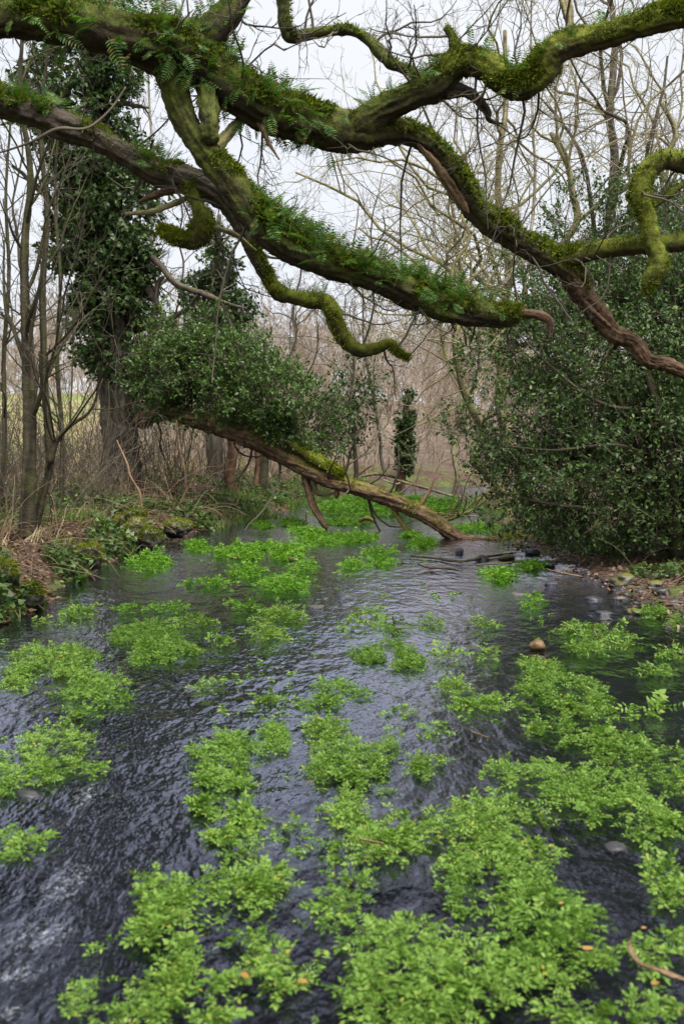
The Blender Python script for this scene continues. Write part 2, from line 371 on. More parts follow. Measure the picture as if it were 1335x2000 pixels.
def stone_mat(name, a, b, moss=0.0):
    m = NT(name); p = m.pos(); n1 = m.noise(7, 6, p, 0.6); n2 = m.noise(38, 4, p)
    c = m.mix(m.math('MULTIPLY', n2, 0.5), m.ramp(n1, [(.3, a), (.7, b)]), tuple(x*.4 for x in a))
    if moss:
        g = m.n('ShaderNodeNewGeometry'); sx = m.n('ShaderNodeSeparateXYZ'); m.l(g.outputs['Normal'], sx.inputs[0])
        v = m.math('ADD', sx.outputs['Z'], m.math('SUBTRACT', m.noise(4, 4, p), 0.75), True)
        c = m.mix(m.math('MULTIPLY', v, moss), c, m.ramp(n1, [(.3, (.05, .055, .008)), (.7, (.16, .15, .02))]))
    return m.end(m.bsdf(c, 0.45, m.bump(n1, .6, .03), 0.5))
M_STONE = stone_mat('wet_grey_stone', (.018, .018, .02), (.085, .08, .08))
M_STONEPALE = stone_mat('pale_stone', (0.046, 0.038, 0.033), (0.169, 0.140, 0.117))
M_STONEMOSS = stone_mat('mossy_stone', (.02, .018, .012), (.07, .06, .045), 1.3)
M_STONERUST = stone_mat('rusty_stone', (0.072, 0.036, 0.012), (0.216, 0.132, 0.042))

def ground_material():
    m = NT('earth_and_litter'); p = m.pos(); sx = m.n('ShaderNodeSeparateXYZ'); m.l(p, sx.inputs[0])
    n1 = m.noise(1.1, 6, p, .6); n2 = m.noise(11, 5, p, .65); n3 = m.noise(45, 3, p)
    lit = m.ramp(n2, [(.28, (.022, .013, .009)), (.5, (.075, .043, .03)), (.72, (.16, .1, .07))])
    gr = m.ramp(n2, [(.3, (.04, .06, .012)), (.7, (.12, .16, .035))])
    straw = m.ramp(n2, [(.3, (.2, .15, .08)), (.7, (.42, .35, .2))])
    bank = m.mix(m.ramp(n1, [(.46, (0, 0, 0)), (.62, (1, 1, 1))]), lit, gr)
    # meadow beyond the left bank
    far = m.math('MULTIPLY', m.math('SUBTRACT', m.math('MULTIPLY', sx.outputs['X'], -1.0), 11.0), 0.35, True)
    mead = m.mix(m.ramp(m.noise(.16, 3, p), [(.42, (0, 0, 0)), (.58, (1, 1, 1))]), straw, (.16, .22, .05))
    bank = m.mix(far, bank, mead)
    # woodland floor far up the valley
    wood = m.math('MULTIPLY', m.math('SUBTRACT', sx.outputs['Y'], 42.0), 0.08, True)
    bank = m.mix(m.math('MULTIPLY', wood, m.math('SUBTRACT', 1.0, far, True)), bank, m.ramp(n1, [(.3, (.1, .07, .052)), (.7, (.22, .165, .13))]))
    # stream bed: dark gravel below the water line
    bed = m.ramp(m.noise(22, 5, p, .7), [(.3, (.006, .006, .009)), (.6, (.02, .02, .027)), (.8, (.06, .052, .048))])
    wet = m.math('MULTIPLY', m.math('SUBTRACT', 0.015, sx.outputs['Z']), 30.0, True)
    col = m.mix(wet, bank, bed)
    return m.end(m.bsdf(col, m.math('SUBTRACT', 0.9, m.math('MULTIPLY', wet, 0.4)), m.bump(n3, .5, .02, m.bump(n2, .8, .05)), 0.3))
M_GROUND = ground_material()

def water_material():
    m = NT('stream_water'); p = m.pos()
    q = m.mapping(p, (1.0, 0.62, 1.0), (0, 0, 0.12)); q2 = m.mapping(p, (1.0, 0.45, 1.0), (0, 0, -0.2))
    w = m.noise(4.0, 2, q, 0.5); w2 = m.noise(10.5, 3, q2, 0.55); w3 = m.noise(30, 2, q2, 0.5)
    b = m.bump(w, 1.0, 0.02); b = m.bump(w2, 1.0, 0.017, b); b = m.bump(w3, 1.0, 0.0038, b)
    fr = m.n('ShaderNodeFresnel'); fr.inputs['IOR'].default_value = 1.36; m.l(b, fr.inputs['Normal'])
    gl = m.n('ShaderNodeBsdfGlossy'); gl.inputs['Roughness'].default_value = 0.025; gl.inputs['Color'].default_value = (.74, .79, 1.0, 1); m.l(b, gl.inputs['Normal'])
    tr = m.n('ShaderNodeBsdfTransparent'); tr.inputs['Color'].default_value = (.72, .74, .78, 1)
    x = m.n('ShaderNodeMixShader'); m.l(m.math('SUBTRACT', m.math('MULTIPLY', fr.outputs[0], 2.9), .14, True), x.inputs[0]); m.l(tr.outputs[0], x.inputs[1]); m.l(gl.outputs[0], x.inputs[2])
    # sky sparkle on turbulent ripples, painted into the colour as white patches
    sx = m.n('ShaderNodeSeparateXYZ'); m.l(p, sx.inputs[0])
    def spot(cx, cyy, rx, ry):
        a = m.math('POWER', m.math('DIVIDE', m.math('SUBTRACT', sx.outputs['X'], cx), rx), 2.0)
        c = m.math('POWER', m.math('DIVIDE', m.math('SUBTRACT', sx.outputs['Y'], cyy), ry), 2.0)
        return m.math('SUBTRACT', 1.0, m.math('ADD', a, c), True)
    f = spot(*GLINTS[0])
    for s_ in GLINTS[1:]: f = m.math('MAXIMUM', f, spot(*s_))
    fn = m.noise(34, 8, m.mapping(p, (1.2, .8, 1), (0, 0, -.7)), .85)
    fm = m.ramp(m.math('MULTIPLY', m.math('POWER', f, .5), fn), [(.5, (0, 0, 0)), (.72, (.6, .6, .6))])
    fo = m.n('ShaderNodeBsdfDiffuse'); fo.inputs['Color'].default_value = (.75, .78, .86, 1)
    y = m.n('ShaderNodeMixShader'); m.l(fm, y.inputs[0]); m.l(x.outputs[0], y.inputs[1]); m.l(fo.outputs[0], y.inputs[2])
    return m.end(y.outputs[0])
def glint_spot(px, py, rx, ry):
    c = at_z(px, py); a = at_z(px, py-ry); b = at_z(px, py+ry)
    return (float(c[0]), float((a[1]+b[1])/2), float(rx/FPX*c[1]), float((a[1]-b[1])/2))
GLINTS = [glint_spot(70, 1835, 170, 75), glint_spot(30, 1905, 130, 60), glint_spot(120, 1740, 110, 110), glint_spot(165, 1560, 60, 70), glint_spot(20, 1980, 60, 40)]  # areas of the water where white sky glints are painted on
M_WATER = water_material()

# ------------------------------------------------------------------ terrain and water
YL = [0, 6, 9.6, 10.8, 14.1, 17.9, 19.4, 22.8, 25.4, 28.7, 33, 37, 42, 50, 70]
XL = [-3.7, -3.6, -3.3, -3.15, -3.4, -3.35, -2.87, -2.1, -1.5, -1.1, -.2, 1.5, 5.2, 12, 33]
YR = [0, 6, 9.2, 11, 13.8, 15.7, 17.4, 20.6, 25.4, 31, 36, 42, 50, 70]
XR = [3.9, 3.6, 3.15, 3.2, 3.2, 3.0, 2.75, 3.1, 3.4, 3.9, 5, 8.5, 17, 40]
def bank_d(x, y):
    wob = 0.22*vnoise(np.stack([np.asarray(x)*0+3, np.asarray(y)*0.9, np.asarray(y)*0], -1), 4)
    l = (np.interp(y, YL, XL)+wob)-x; r = x-(np.interp(y, YR, XR)+wob*0.8)
    return l, r
def height(x, y):
    x = np.asarray(x, float); y = np.asarray(y, float)
    l, r = bank_d(x, y); P = np.stack([x, y, x*0], -1)
    n = fbm(P*0.8, 3, 3); nf = fbm(P*3.1, 8, 2)
    bed = -0.2+0.1*n+0.03*nf
    zl = -0.06+0.42*sstep(-.15, .75, l)+0.35*sstep(.5, 4, l)+0.16*n*sstep(0, 1, l)+0.07*nf
    zr = -0.07+0.10*sstep(-.5, .5, r)+0.24*sstep(.4, 2.6, r)+0.12*n*sstep(.3, 2, r)+0.045*nf
    zl = zl+2.3*sstep(9, 40, l); zr = zr+1.6*sstep(6, 30, r)
    hl = 6*sstep(44, 150, y)*sstep(0, 8, np.maximum(l, r))
    z = np.where(l > r, np.where(l > -.5, zl, bed), np.where(r > -.9, zr, bed))
    w = sstep(-.7, -.15, np.maximum(l, r)); inside = np.maximum(l, r) < -.15
    z = np.where(inside, bed*(1-w)+np.where(l > r, zl, zr)*w, z)
    return z+hl

def build_ground():
    ys = np.concatenate([np.linspace(-30, 1, 22), np.linspace(1.3, 12, 60), np.linspace(12.2, 40, 100), np.linspace(40.5, 75, 50), np.linspace(77, 400, 40)])
    xs = np.concatenate([-np.geomspace(7, 300, 45)[::-1], np.linspace(-6.9, 6.9, 120), np.geomspace(7, 300, 45)])
    X, Y = np.meshgrid(xs, ys); Z = height(X, Y)
    V = np.stack([X, Y, Z], -1).reshape(-1, 3); a, b = X.shape
    i = np.arange(a-1)[:, None]*b; j = np.arange(b-1)[None]
    F = np.stack([i+j, i+j+1, i+b+j+1, i+b+j], -1).reshape(-1, 4)
    single('ground', (V, [F]), M_GROUND, 'leaf littered stream banks, gravel bed and rising woodland floor', kind='structure')
    # water: a sheet between the banks, with the stream's broader waves as relief
    ys = np.concatenate([np.linspace(-12, 1, 14), np.geomspace(1.2, 70, 420)]); u = np.linspace(0, 1, 110)
    lo = np.interp(ys, YL, XL)-.55; hi = np.interp(ys, YR, XR)+.55
    X = lo[:, None]+(hi-lo)[:, None]*u[None]; Y = np.repeat(ys[:, None], 110, 1)
    P = np.stack([X, Y*0.6, X*0], -1)
    Z = 0.008*fbm(P*1.6, 21, 2)+0.003*fbm(P*5.0, 22, 2)
    V = np.stack([X, Y, Z], -1).reshape(-1, 3); a, b = X.shape
    i = np.arange(a-1)[:, None]*b; j = np.arange(b-1)[None]
    F = np.stack([i+j, i+j+1, i+b+j+1, i+b+j], -1).reshape(-1, 4)
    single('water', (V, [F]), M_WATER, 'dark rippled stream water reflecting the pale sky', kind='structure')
build_ground()

# ------------------------------------------------------------------ branch growing
def spawn(P, R, kids, r, t=(.25, 1), ratio=.6, ang=(30, 65), wig=.16, up=.04, n=7, rr=.62, rmin=.004, droop=0.0, fall=.5, abslen=None):
    B, m, _ = P.shape; K = B*kids; pi = np.repeat(np.arange(B), kids)
    tt = r.uniform(t[0], t[1], K); x = tt*(m-1); k = np.minimum(x.astype(int), m-2); f = (x-k)[:, None]
    p = P[pi, k]*(1-f)+P[pi, k+1]*f; T = norm(P[pi, k+1]-P[pi, k]); rad = R[pi, k]*(1-f[:, 0])+R[pi, k+1]*f[:, 0]
    plen = np.linalg.norm(np.diff(P, axis=1), axis=2).sum(1)[pi]
    perp = norm(np.cross(T, rdir(r, K))); a = np.radians(r.uniform(*ang, K))[:, None]
    d = norm(np.cos(a)*T+np.sin(a)*perp)
    ln = (plen*ratio*(1-fall*tt) if abslen is None else r.uniform(*abslen, K))*r.uniform(.6, 1.25, K)
    st = (ln/(n-1))[:, None]; pts = [p]
    for i in range(n-1):
        d = norm(d+wig*r.normal(size=(K, 3))+np.array([0, 0, up-droop*i/n])); p = p+d*st; pts.append(p)
    Q = np.stack(pts, 1); q = np.maximum(rad*rr, rmin)[:, None]*np.linspace(1, .3, n)[None]
    return Q, np.maximum(q, rmin*.55)

def trunk_poly(base, top, r0, r1, n, wig, r):
    base = np.asarray(base, float); top = np.asarray(top, float); t = np.linspace(0, 1, n)[:, None]
    w = np.cumsum(r.normal(size=(n, 3))*wig, 0); w = w-t*w[-1]; w = w-(1-t)*w[0]
    return (base+(top-base)*t+w*np.array([1, 1, .3]))[None], (r0+(r1-r0)*t[:, 0]**.8)[None]

def bare_tree(name, label, base, top, r0, seed, mat, tmat, group=None, kids=(9, 6, 5, 4), wig=.2, tw=.12, ratio=(.55, .6, .6, .55), t0=.3, rmin=.006, up=.05, sides=9, ang=(35, 70), cat='tree', split=True, r1=.25):
    r = rng_(seed); T = Thing(name, label, cat, base, group)
    P0, R0 = trunk_poly(base, top, r0, r0*r1, 14, tw, r)
    lb = limb(np.concatenate([P0[0], R0[0][:, None]], 1), seed, sides=sides, step=.18, lump=.1, ridge=.06, world_ctrl=True)
    T.part('trunk', (lb['V'], lb['F'], lb['A']), mat)
    P1, R1 = spawn(P0, R0, kids[0], r, (t0, 1), ratio[0], ang, wig, up, 11, .55, rmin*2)
    if split:
        for k in range(len(P1)): T.part('branch', tubes(P1[k:k+1], R1[k:k+1], 6), mat)
    else: T.part('branches', tubes(P1, R1, 5), mat)
    g = Geo(); P, R = P1, R1
    for lv in range(1, len(kids)):
        P, R = spawn(P, R, kids[lv], r, (.15, 1), ratio[lv], (30, 70), wig, up*.6, 7 if lv < 3 else 5, .55, rmin*(1.3 if lv == 1 else 1))
        g.add(*tubes(P, R, 4 if lv == 1 else 3))
    T.part('twigs', g, tmat, kind='stuff')
    return T

def leaf_cloud(P, Nrm, r, size, tmpl, per=7, spread=.1, twig=True, hang=0.0, up=.35):
    """sprays: each point carries a short shoot with several leaves. -> leaves Geo, shoots Geo"""
    n = len(P); d = norm(Nrm+.55*r.normal(size=(n, 3))+np.array([0, 0, up-hang]))
    ln = spread*r.uniform(.6, 1.5, n); k = np.repeat(np.arange(n), per)
    t = r.uniform(.05, 1, n*per)[:, None]
    b = P[k]+d[k]*ln[k][:, None]*t*1.0+r.normal(size=(n*per, 3))*spread*.12
    X = norm(d[k]*.6+r.normal(size=(n*per, 3))*.75+np.array([0, 0, -hang])); Z = norm(np.array([0, 0, .8])+Nrm[k]*.55+r.normal(size=(n*per, 3))*.5)
    g = Geo(); g.add(*leaves(b, X, Z, r.uniform(.65, 1.25, n*per)*size, *tmpl))
    h = Geo()
    if twig: h.add(*tubes(np.stack([P-d*spread*.8, P+d*ln[:, None]], 1), np.tile(np.array([[.005, .002]]), (n, 1)), 3))
    return g, h

def shell_points(ells, n, r, seed, depth=(.72, 1.04), noise=.22, sc=1.3, keep=None, hole=None):
    """points near the skin of a union of ellipsoids (centre, radii), clumped by noise"""
    w = np.array([e[1][0]*e[1][2] for e in ells]); w = w/w.sum(); out = []; nor = []
    for (c, R), k in zip(ells, (w*n).astype(int)):
        c = np.asarray(c); R = np.asarray(R); d = rdir(r, k)
        rad = (r.uniform(depth[0]**2, depth[1]**2, k)**.5)*(1+noise*fbm((c+d*R)*sc, seed, 3)*2)
        out.append(c+d*R*rad[:, None]); nor.append(norm(d/R))
    P = np.concatenate(out); N = np.concatenate(nor)
    dens = fbm(P*1.9, seed+3, 2) > -.28
    if hole: dens &= fbm(P*hole[0], seed+8, 2) > hole[1]
    ok = dens if keep is None else dens & keep(P)
    return P[ok], N[ok]

def ell(px, py, Y, rx, ry, rz):
    return (at(px, py, Y), np.array([rx*Y/FPX, rz, ry*Y/FPX]))

# ------------------------------------------------------------------ the overhanging oak
oak = Thing('overhanging_oak', 'huge mossy oak limbs reaching over the stream across the top of the picture', 'tree', (-5.6, 6.6, .5))
trunk = limb([(-5.7, 6.6, 0, .62), (-5.6, 6.6, 1.2, .5), (-5.4, 6.7, 2.6, .46), (-5.0, 6.8, 3.9, .44), (-4.7, 6.9, 5.6, .4), (-4.6, 7.1, 8, .3), (-4.2, 7.4, 11, .16)], 5, sides=30, step=.06, world_ctrl=True)
oak.part('trunk', (trunk['V'], trunk['F'], trunk['A']), M_OAKBARE)
tl = (-4.85, 6.85, 4.4); tl2 = (-5.1, 6.8, 3.3)
def W(p, dpx_or_r): return list(p)+[dpx_or_r]
def lc(rows): return [list(at(a, b, Y))+[d*.5*Y/FPX] for a, b, Y, d in rows]
LIMBS = {}
def oak_limb(key, rows, mat, seed, moss=0, label=None, pre=None, mossmat=None, mkw={}, th=.68, **kw):
    c = ([list(q) for q in pre] if pre else [])+lc([(a, b, Y, d*th) for a, b, Y, d in rows])
    L = limb(c, seed, world_ctrl=True, **kw); LIMBS[key] = L
    o = oak.part('limb', (L['V'], L['F'], L['A']), mat, label=label)
    if moss:
        g = moss_tufts(L, int(moss), rng_(seed+1), **mkw)
        if g: oak.part('moss', g, mossmat or M_MOSS, parent=o, kind='stuff', smooth=False)
    return L
oak_limb('main', [(-60, 42, 7.2, 112), (60, 38, 7.3, 104), (180, 55, 7.5, 110), (300, 88, 7.7, 135), (370, 112, 7.8, 128), (440, 165, 7.9, 118), (520, 215, 8.0, 112), (610, 240, 8.1, 112), (690, 258, 8.2, 100),
                  (760, 255, 8.3, 76), (815, 268, 8.4, 60), (868, 315, 8.5, 62), (905, 375, 8.6, 68), (950, 430, 8.7, 64), (1010, 470, 8.8, 62), (1075, 508, 8.9, 64), (1115, 535, 8.95, 52), (1130, 560, 9.0, 36)],
         M_OAK, 11, 34000, 'thick fern clad main limb', pre=[(-4.95, 6.85, 4.2, .36)], sides=44, step=.016, knots=.25, mkw=dict(zmin=-.1, patch=.1, length=(.015, .045)))
oak_limb('second', [(318, 95, 7.75, 70), (335, 160, 7.75, 72), (362, 235, 7.75, 70), (405, 300, 7.75, 72), (452, 360, 7.75, 78), (505, 430, 7.8, 92), (565, 482, 7.85, 92), (640, 512, 7.9, 82), (720, 535, 8.0, 84),
                    (800, 572, 8.1, 82), (870, 600, 8.2, 78), (940, 614, 8.3, 66), (1000, 618, 8.35, 44), (1015, 618, 8.36, 20)], M_OAK, 23, 20000, 'lower mossy limb sloping down to a broken end', sides=44, step=.016, knots=.25, mkw=dict(zmin=-.05, patch=.15, s0=.9, length=(.015, .045)))
oak_limb('third', th=.76, rows=[(-60, 188, 8.6, 58), (0, 206, 8.6, 58), (70, 222, 8.6, 62), (120, 245, 8.6, 62), (180, 268, 8.6, 52), (250, 305, 8.6, 54), (310, 338, 8.6, 62), (370, 352, 8.55, 66), (425, 380, 8.5, 58), (455, 415, 8.5, 44),
                   (478, 462, 8.5, 30), (500, 505, 8.5, 30), (530, 555, 8.5, 32)], mat=M_OAKBARE, seed=37, moss=13000, label='middle limb entering from the side, bare then mossy', pre=[(-5.0, 6.9, 3.6, .2)], sides=44, step=.016, knots=.25, mkw=dict(zmin=-.05, patch=.15, s0=1.7, length=(.015, .04)))
oak_limb('thirdend', [(522, 545, 8.5, 32), (550, 574, 8.5, 34), (600, 585, 8.5, 36), (638, 592, 8.5, 38), (655, 625, 8.5, 40), (670, 660, 8.5, 38), (700, 684, 8.5, 32), (735, 680, 8.5, 26), (762, 670, 8.5, 22), (775, 690, 8.5, 14), (795, 700, 8.5, 8)],
         M_MOSSY, 41, 9000, 'crooked branch end sleeved in bright moss', th=.85, mossmat=M_MOSSBRIGHT, sides=16, step=.015, lump=.3, mkw=dict(zmin=-.6, patch=-.2, length=(.012, .026)))
oak_limb('up', [(345, 95, 7.8, 100), (400, 75, 7.8, 95), (440, 35, 7.8, 80), (470, -10, 7.8, 62), (520, -60, 7.8, 55), (600, -120, 7.8, 45)], M_OAK, 43, 3500, 'upward fork of the main limb', sides=22, mkw=dict(zmin=0))
oak_limb('rise', [(690, 250, 8.15, 70), (745, 215, 8.1, 72), (800, 190, 8.0, 74), (850, 168, 7.9, 80), (880, 135, 7.85, 66), (888, 100, 7.8, 42), (882, 72, 7.8, 24), (868, 55, 7.8, 12)], M_OAK, 47, 5000, 'rising mossy fork ending in a knuckled stump', sides=44, step=.014, knots=.3, mkw=dict(zmin=0))
oak_limb('loop', [(865, 140, 7.85, 60), (905, 120, 7.8, 58), (950, 130, 7.75, 62), (985, 160, 7.7, 58), (1020, 168, 7.65, 56), (1055, 140, 7.6, 60), (1080, 102, 7.55, 58), (1130, 82, 7.5, 52), (1200, 65, 7.4, 50), (1270, 42, 7.3, 54), (1350, 22, 7.2, 58), (1450, 0, 7.0, 56), (1560, -60, 6.8, 40)],
         M_MOSSY, 53, 26000, 'snaking limb wrapped in green moss', th=.88, sides=40, step=.014, lump=.2, mkw=dict(zmin=-.5, patch=-.1, length=(.012, .034)))
oak_limb('side', [(1065, 512, 8.9, 58), (1110, 502, 8.9, 52), (1160, 490, 8.85, 48), (1220, 482, 8.8, 46), (1290, 478, 8.75, 46), (1350, 472, 8.7, 46), (1450, 480, 8.6, 36), (1560, 500, 8.5, 22)], M_MOSSY, 59, 7000, 'level mossy branch running out beside the holly', sides=18, mkw=dict(zmin=0.1))
oak_limb('hook', [(1420, 380, 8.5, 42), (1375, 330, 8.5, 44), (1335, 318, 8.5, 44), (1295, 312, 8.5, 42), (1262, 335, 8.5, 40), (1250, 380, 8.5, 36), (1262, 425, 8.5, 36), (1270, 470, 8.5, 36), (1283, 500, 8.5, 40), (1280, 525, 8.5, 42), (1266, 548, 8.5, 32), (1262, 575, 8.5, 8)],
         M_MOSSY, 61, 8000, 'hooked mossy branch hanging like a crook', th=.9, pre=[at(1480, 475, 8.6).tolist()+[.1]], sides=18, step=.018, mkw=dict(zmin=-.3, patch=-.1))
oak_limb('hooktwig', [(1275, 400, 8.5, 18), (1300, 385, 8.5, 18), (1335, 360, 8.5, 20), (1400, 340, 8.5, 16)], M_MOSSY, 62, 900, None, sides=10, mkw=dict(zmin=-.1))
oak_limb('lump', [(378, 360, 8.5, 44), (382, 392, 8.45, 34), (396, 425, 8.4, 46), (392, 458, 8.4, 60), (366, 470, 8.4, 38), (334, 458, 8.4, 40), (312, 444, 8.4, 12)], M_MOSSY, 67, 12000, 'dangling moss covered knuckle', sides=22, step=.012, lump=.6, mossmat=M_MOSSBRIGHT, mkw=dict(zmin=-.9, patch=-.3, length=(.015, .045)))
oak_limb('lumptwig', [(400, 445, 8.4, 16), (430, 448, 8.4, 16), (465, 462, 8.4, 13), (500, 490, 8.4, 6)], M_LICHEN, 68, 300, None, sides=8)
oak_limb('top', [(560, -95, 7.85, 30), (548, -60, 8.2, 28), (552, 0, 8.3, 24), (557, 50, 8.3, 26), (568, 72, 8.3, 28), (605, 66, 8.3, 24), (650, 60, 8.3, 22), (690, 62, 8.25, 22), (722, 80, 8.2, 22), (745, 106, 8.15, 26), (765, 125, 8.1, 24), (800, 138, 8.0, 20), (830, 158, 7.95, 26)],
         M_OAK, 71, 1800, 'thin crooked branch with square bends', th=.9, sides=12, step=.018, lump=.25, mkw=dict(zmin=0.1))
def dead(rows, seed, label=None, mat=None, **kw):
    L = limb(lc(rows), seed, world_ctrl=True, lump=.16, ridge=kw.pop('ridge', .16), step=.012, sides=kw.pop('sides', 26), **kw)
    oak.part('dead_branch', (L['V'], L['F'], L['A']), mat or M_DEAD, label=label); return L
LIMBS['red'] = dead([(1110, 530, 8.95, 42), (1135, 570, 9.0, 36), (1165, 612, 9.0, 34), (1195, 650, 9.0, 31), (1235, 668, 9.0, 28), (1262, 702, 9.0, 25), (1300, 712, 9.0, 23), (1340, 728, 9.0, 21), (1420, 752, 9.0, 20), (1500, 800, 9.0, 8)], 81, 'bare red brown twisted branch', sides=44, twist=2.0, ridge=.2)
dead([(985, 612, 8.35, 28), (1020, 612, 8.3, 17), (1052, 616, 8.3, 16), (1072, 628, 8.3, 14), (1073, 660, 8.3, 6)], 82, 'broken grey stub with a bent tip')
dead([(868, 178, 7.9, 34), (905, 178, 7.9, 22), (932, 195, 7.9, 17), (950, 215, 7.9, 13), (955, 235, 7.9, 9), (982, 242, 7.9, 3)], 83, None, M_OAKBARE)
dead([(400, 130, 7.9, 24), (404, 190, 7.75, 34), (408, 235, 7.65, 32), (412, 272, 7.66, 24), (415, 285, 7.75, 10)], 84, 'torn dark stump joining two limbs', M_OAK, ridge=.4)
dead([(360, 368, 8.5, 18), (330, 372, 8.5, 14), (300, 382, 8.5, 12), (272, 395, 8.5, 7)], 85)
dead([(395, 372, 8.5, 10), (340, 398, 8.5, 10), (300, 412, 8.5, 9), (245, 418, 8.5, 6)], 86, None, M_LICHEN)
dead([(420, 290, 7.75, 22), (445, 262, 7.9, 20), (468, 235, 8.0, 14), (485, 225, 8.0, 8)], 87, None, M_LICHEN)
dead([(500, 225, 8.0, 16), (512, 250, 7.9, 12), (522, 275, 7.9, 8), (545, 312, 7.9, 3)], 88, None, M_PALEWOOD)
dead([(1092, -40, 7.6, 22), (1105, 10, 7.55, 20), (1112, 45, 7.5, 16), (1108, 80, 7.5, 22)], 89, None, M_LICHEN)
# a stripped scar on the falling part of the main limb
dead([(815, 282, 8.34, 6), (850, 322, 8.42, 16), (882, 368, 8.51, 22), (904, 402, 8.55, 18), (914, 416, 8.56, 6)], 90, 'pale stripped scar in the moss', M_PALEWOOD, sides=24)
# side shoots and fine twigs of the oak
rr_ = rng_(900); tg = Geo()
for key, k1, a, b in (('main', 16, .2, 1), ('second', 12, .35, 1), ('third', 9, .35, 1), ('thirdend', 5, .2, 1), ('rise', 7, .2, 1), ('loop', 9, 0, .7), ('top', 9, .2, 1), ('side', 7, .1, .8), ('up', 6, .3, .9), ('hook', 3, .2, .7), ('lump', 2, .2, .8)):
    L = LIMBS[key]; ii = np.linspace(0, len(L['C'])-1, 24).astype(int)
    P, R = spawn(L['C'][ii][None], np.minimum(L['R'][ii][None], .03), k1, rr_, (a, b), 0, (50, 95), .22, .03, 9, .38, .006, abslen=(.5, 1.5))
    tg.add(*tubes(P, R, 4))
    for kk, nn in ((5, 6), (3, 4)):
        P, R = spawn(P, R, kk, rr_, (.2, 1), .5, (30, 70), .24, 0.0, nn, .6, .0028); tg.add(*tubes(P, R, 3))
oak.part('twigs', tg, M_TWIG, kind='stuff')

# ------------------------------------------------------------------ ferns on the limbs
def frond_mesh(seed):
    r = rng_(seed); n = 13; g = Geo(); t = np.linspace(0, 1, n)
    bend = r.uniform(.18, .42); C = np.stack([t, r.uniform(-.12, .12)*t**2, .12*t-bend*t**2], -1)
    g.add(*tubes(C[None], np.linspace(.009, .003, n)[None], 3))
    k = np.arange(2, n); w = .23*np.sin(np.clip((t[k]*1.02), 0, 1)*math.pi*.92+.18)**.8
    for s in (-1, 1):
        X = norm(np.stack([np.full(len(k), .38), s*np.ones(len(k)), -.18+r.normal(size=len(k))*.1], -1))
        Z = np.tile([0, 0, 1.0], (len(k), 1))+r.normal(size=(len(k), 3))*.15
        g.add(*leaves(C[k], X, Z, np.maximum(w*r.uniform(.85, 1.1, len(k)), .04), *OVATE, wid=np.full(len(k), .55)))
    return mk_mesh('fern_frond', *g.data(), M_FERN)
FRONDS = [frond_mesh(i) for i in range(6)]
def mat4(P, X, Z, s):
    X = norm(X); Y = norm(np.cross(Z, X)); Z = np.cross(X, Y); n = len(P); M = np.zeros((n, 4, 4)); M[:, 3, 3] = 1
    for i, a in enumerate((X, Y, Z)): M[:, :3, i] = a*s[:, None]
    M[:, :3, 3] = P; return M
def ferns(key, label, n, f0, f1, seed, zmin=-.15, size=(.1, .21), group='polypody ferns growing on the oak limbs', hang=.0):
    L = LIMBS[key]; r = rng_(seed); m = L['s'].max(); S, N, s = L['S'], L['N'], L['s']/m
    ok = (N[:, 2] > zmin) & (s > f0) & (s < f1) & (fbm(S*2.6, seed, 2) > -.12)
    idx = r.choice(np.nonzero(ok)[0], n); P = S[idx]-N[idx]*.01
    X = norm(N[idx]*.55+np.array([0, -.12, .25-hang])+r.normal(size=(n, 3))*.55); Z = norm(np.array([0, -.45, .9])+r.normal(size=(n, 3))*.4)
    T = Thing('fern_clump', label, 'fern', L['C'][int((f0+f1)/2*(len(L['C'])-1))], group)
    for k, M in enumerate(mat4(P, X, Z, r.uniform(*size, n))): T.inst('frond', FRONDS[(k*7+seed) % 6], M)
ferns('main', 'dense dark ferns hanging along the middle of the thick main limb', 300, .36, .66, 101, zmin=-.85, size=(.13, .27))
ferns('main', 'ferns on the main limb near its upward fork, by the corner', 130, .14, .37, 102, zmin=-.6)
ferns('main', 'few small ferns and ivy tufts on the lower falling end of main limb', 26, .72, .97, 103, zmin=.1, size=(.08, .15))
ferns('second', 'ferns crowding the top of the lower sloping limb', 300, .34, .97, 104, zmin=-.1, size=(.14, .27))
ferns('second', 'wisps of fern under the broken end of the lower limb', 60, .5, .97, 105, zmin=-.9, size=(.11, .2))
ferns('main', 'fern fringe hanging below the main limb where it forks', 150, .42, .7, 113, zmin=-.98, size=(.12, .24), hang=.5)
ferns('second', 'shaggy small ferns covering the sides of the lower sloping limb', 200, .36, .95, 114, zmin=-.5, size=(.09, .17))
ferns('third', 'reddish tinged ferns on the middle limb coming in from the side', 100, .4, .78, 106, zmin=.05, size=(.12, .22))
ferns('rise', 'ferns along the rising fork below the knuckled stump', 60, .05, .75, 107, zmin=-.2)
ferns('loop', 'scattered upright ferns on the snaking moss limb', 44, .05, .6, 108, zmin=-.3, size=(.12, .24))
ferns('thirdend', 'little ferns on the bright mossy crooked branch end', 18, .05, .5, 109, zmin=-.5, size=(.08, .15))
ferns('up', 'dark ferns on the upward fork against the sky', 60, .1, .75, 110, zmin=-.6)
ferns('side', 'small ferns on the level branch beside the holly', 24, .05, .7, 111, zmin=.0, size=(.08, .16))
ferns('lump', 'tiny ferns on the dangling mossy knuckle', 10, .05, .6, 112, zmin=-.2, size=(.07, .13))

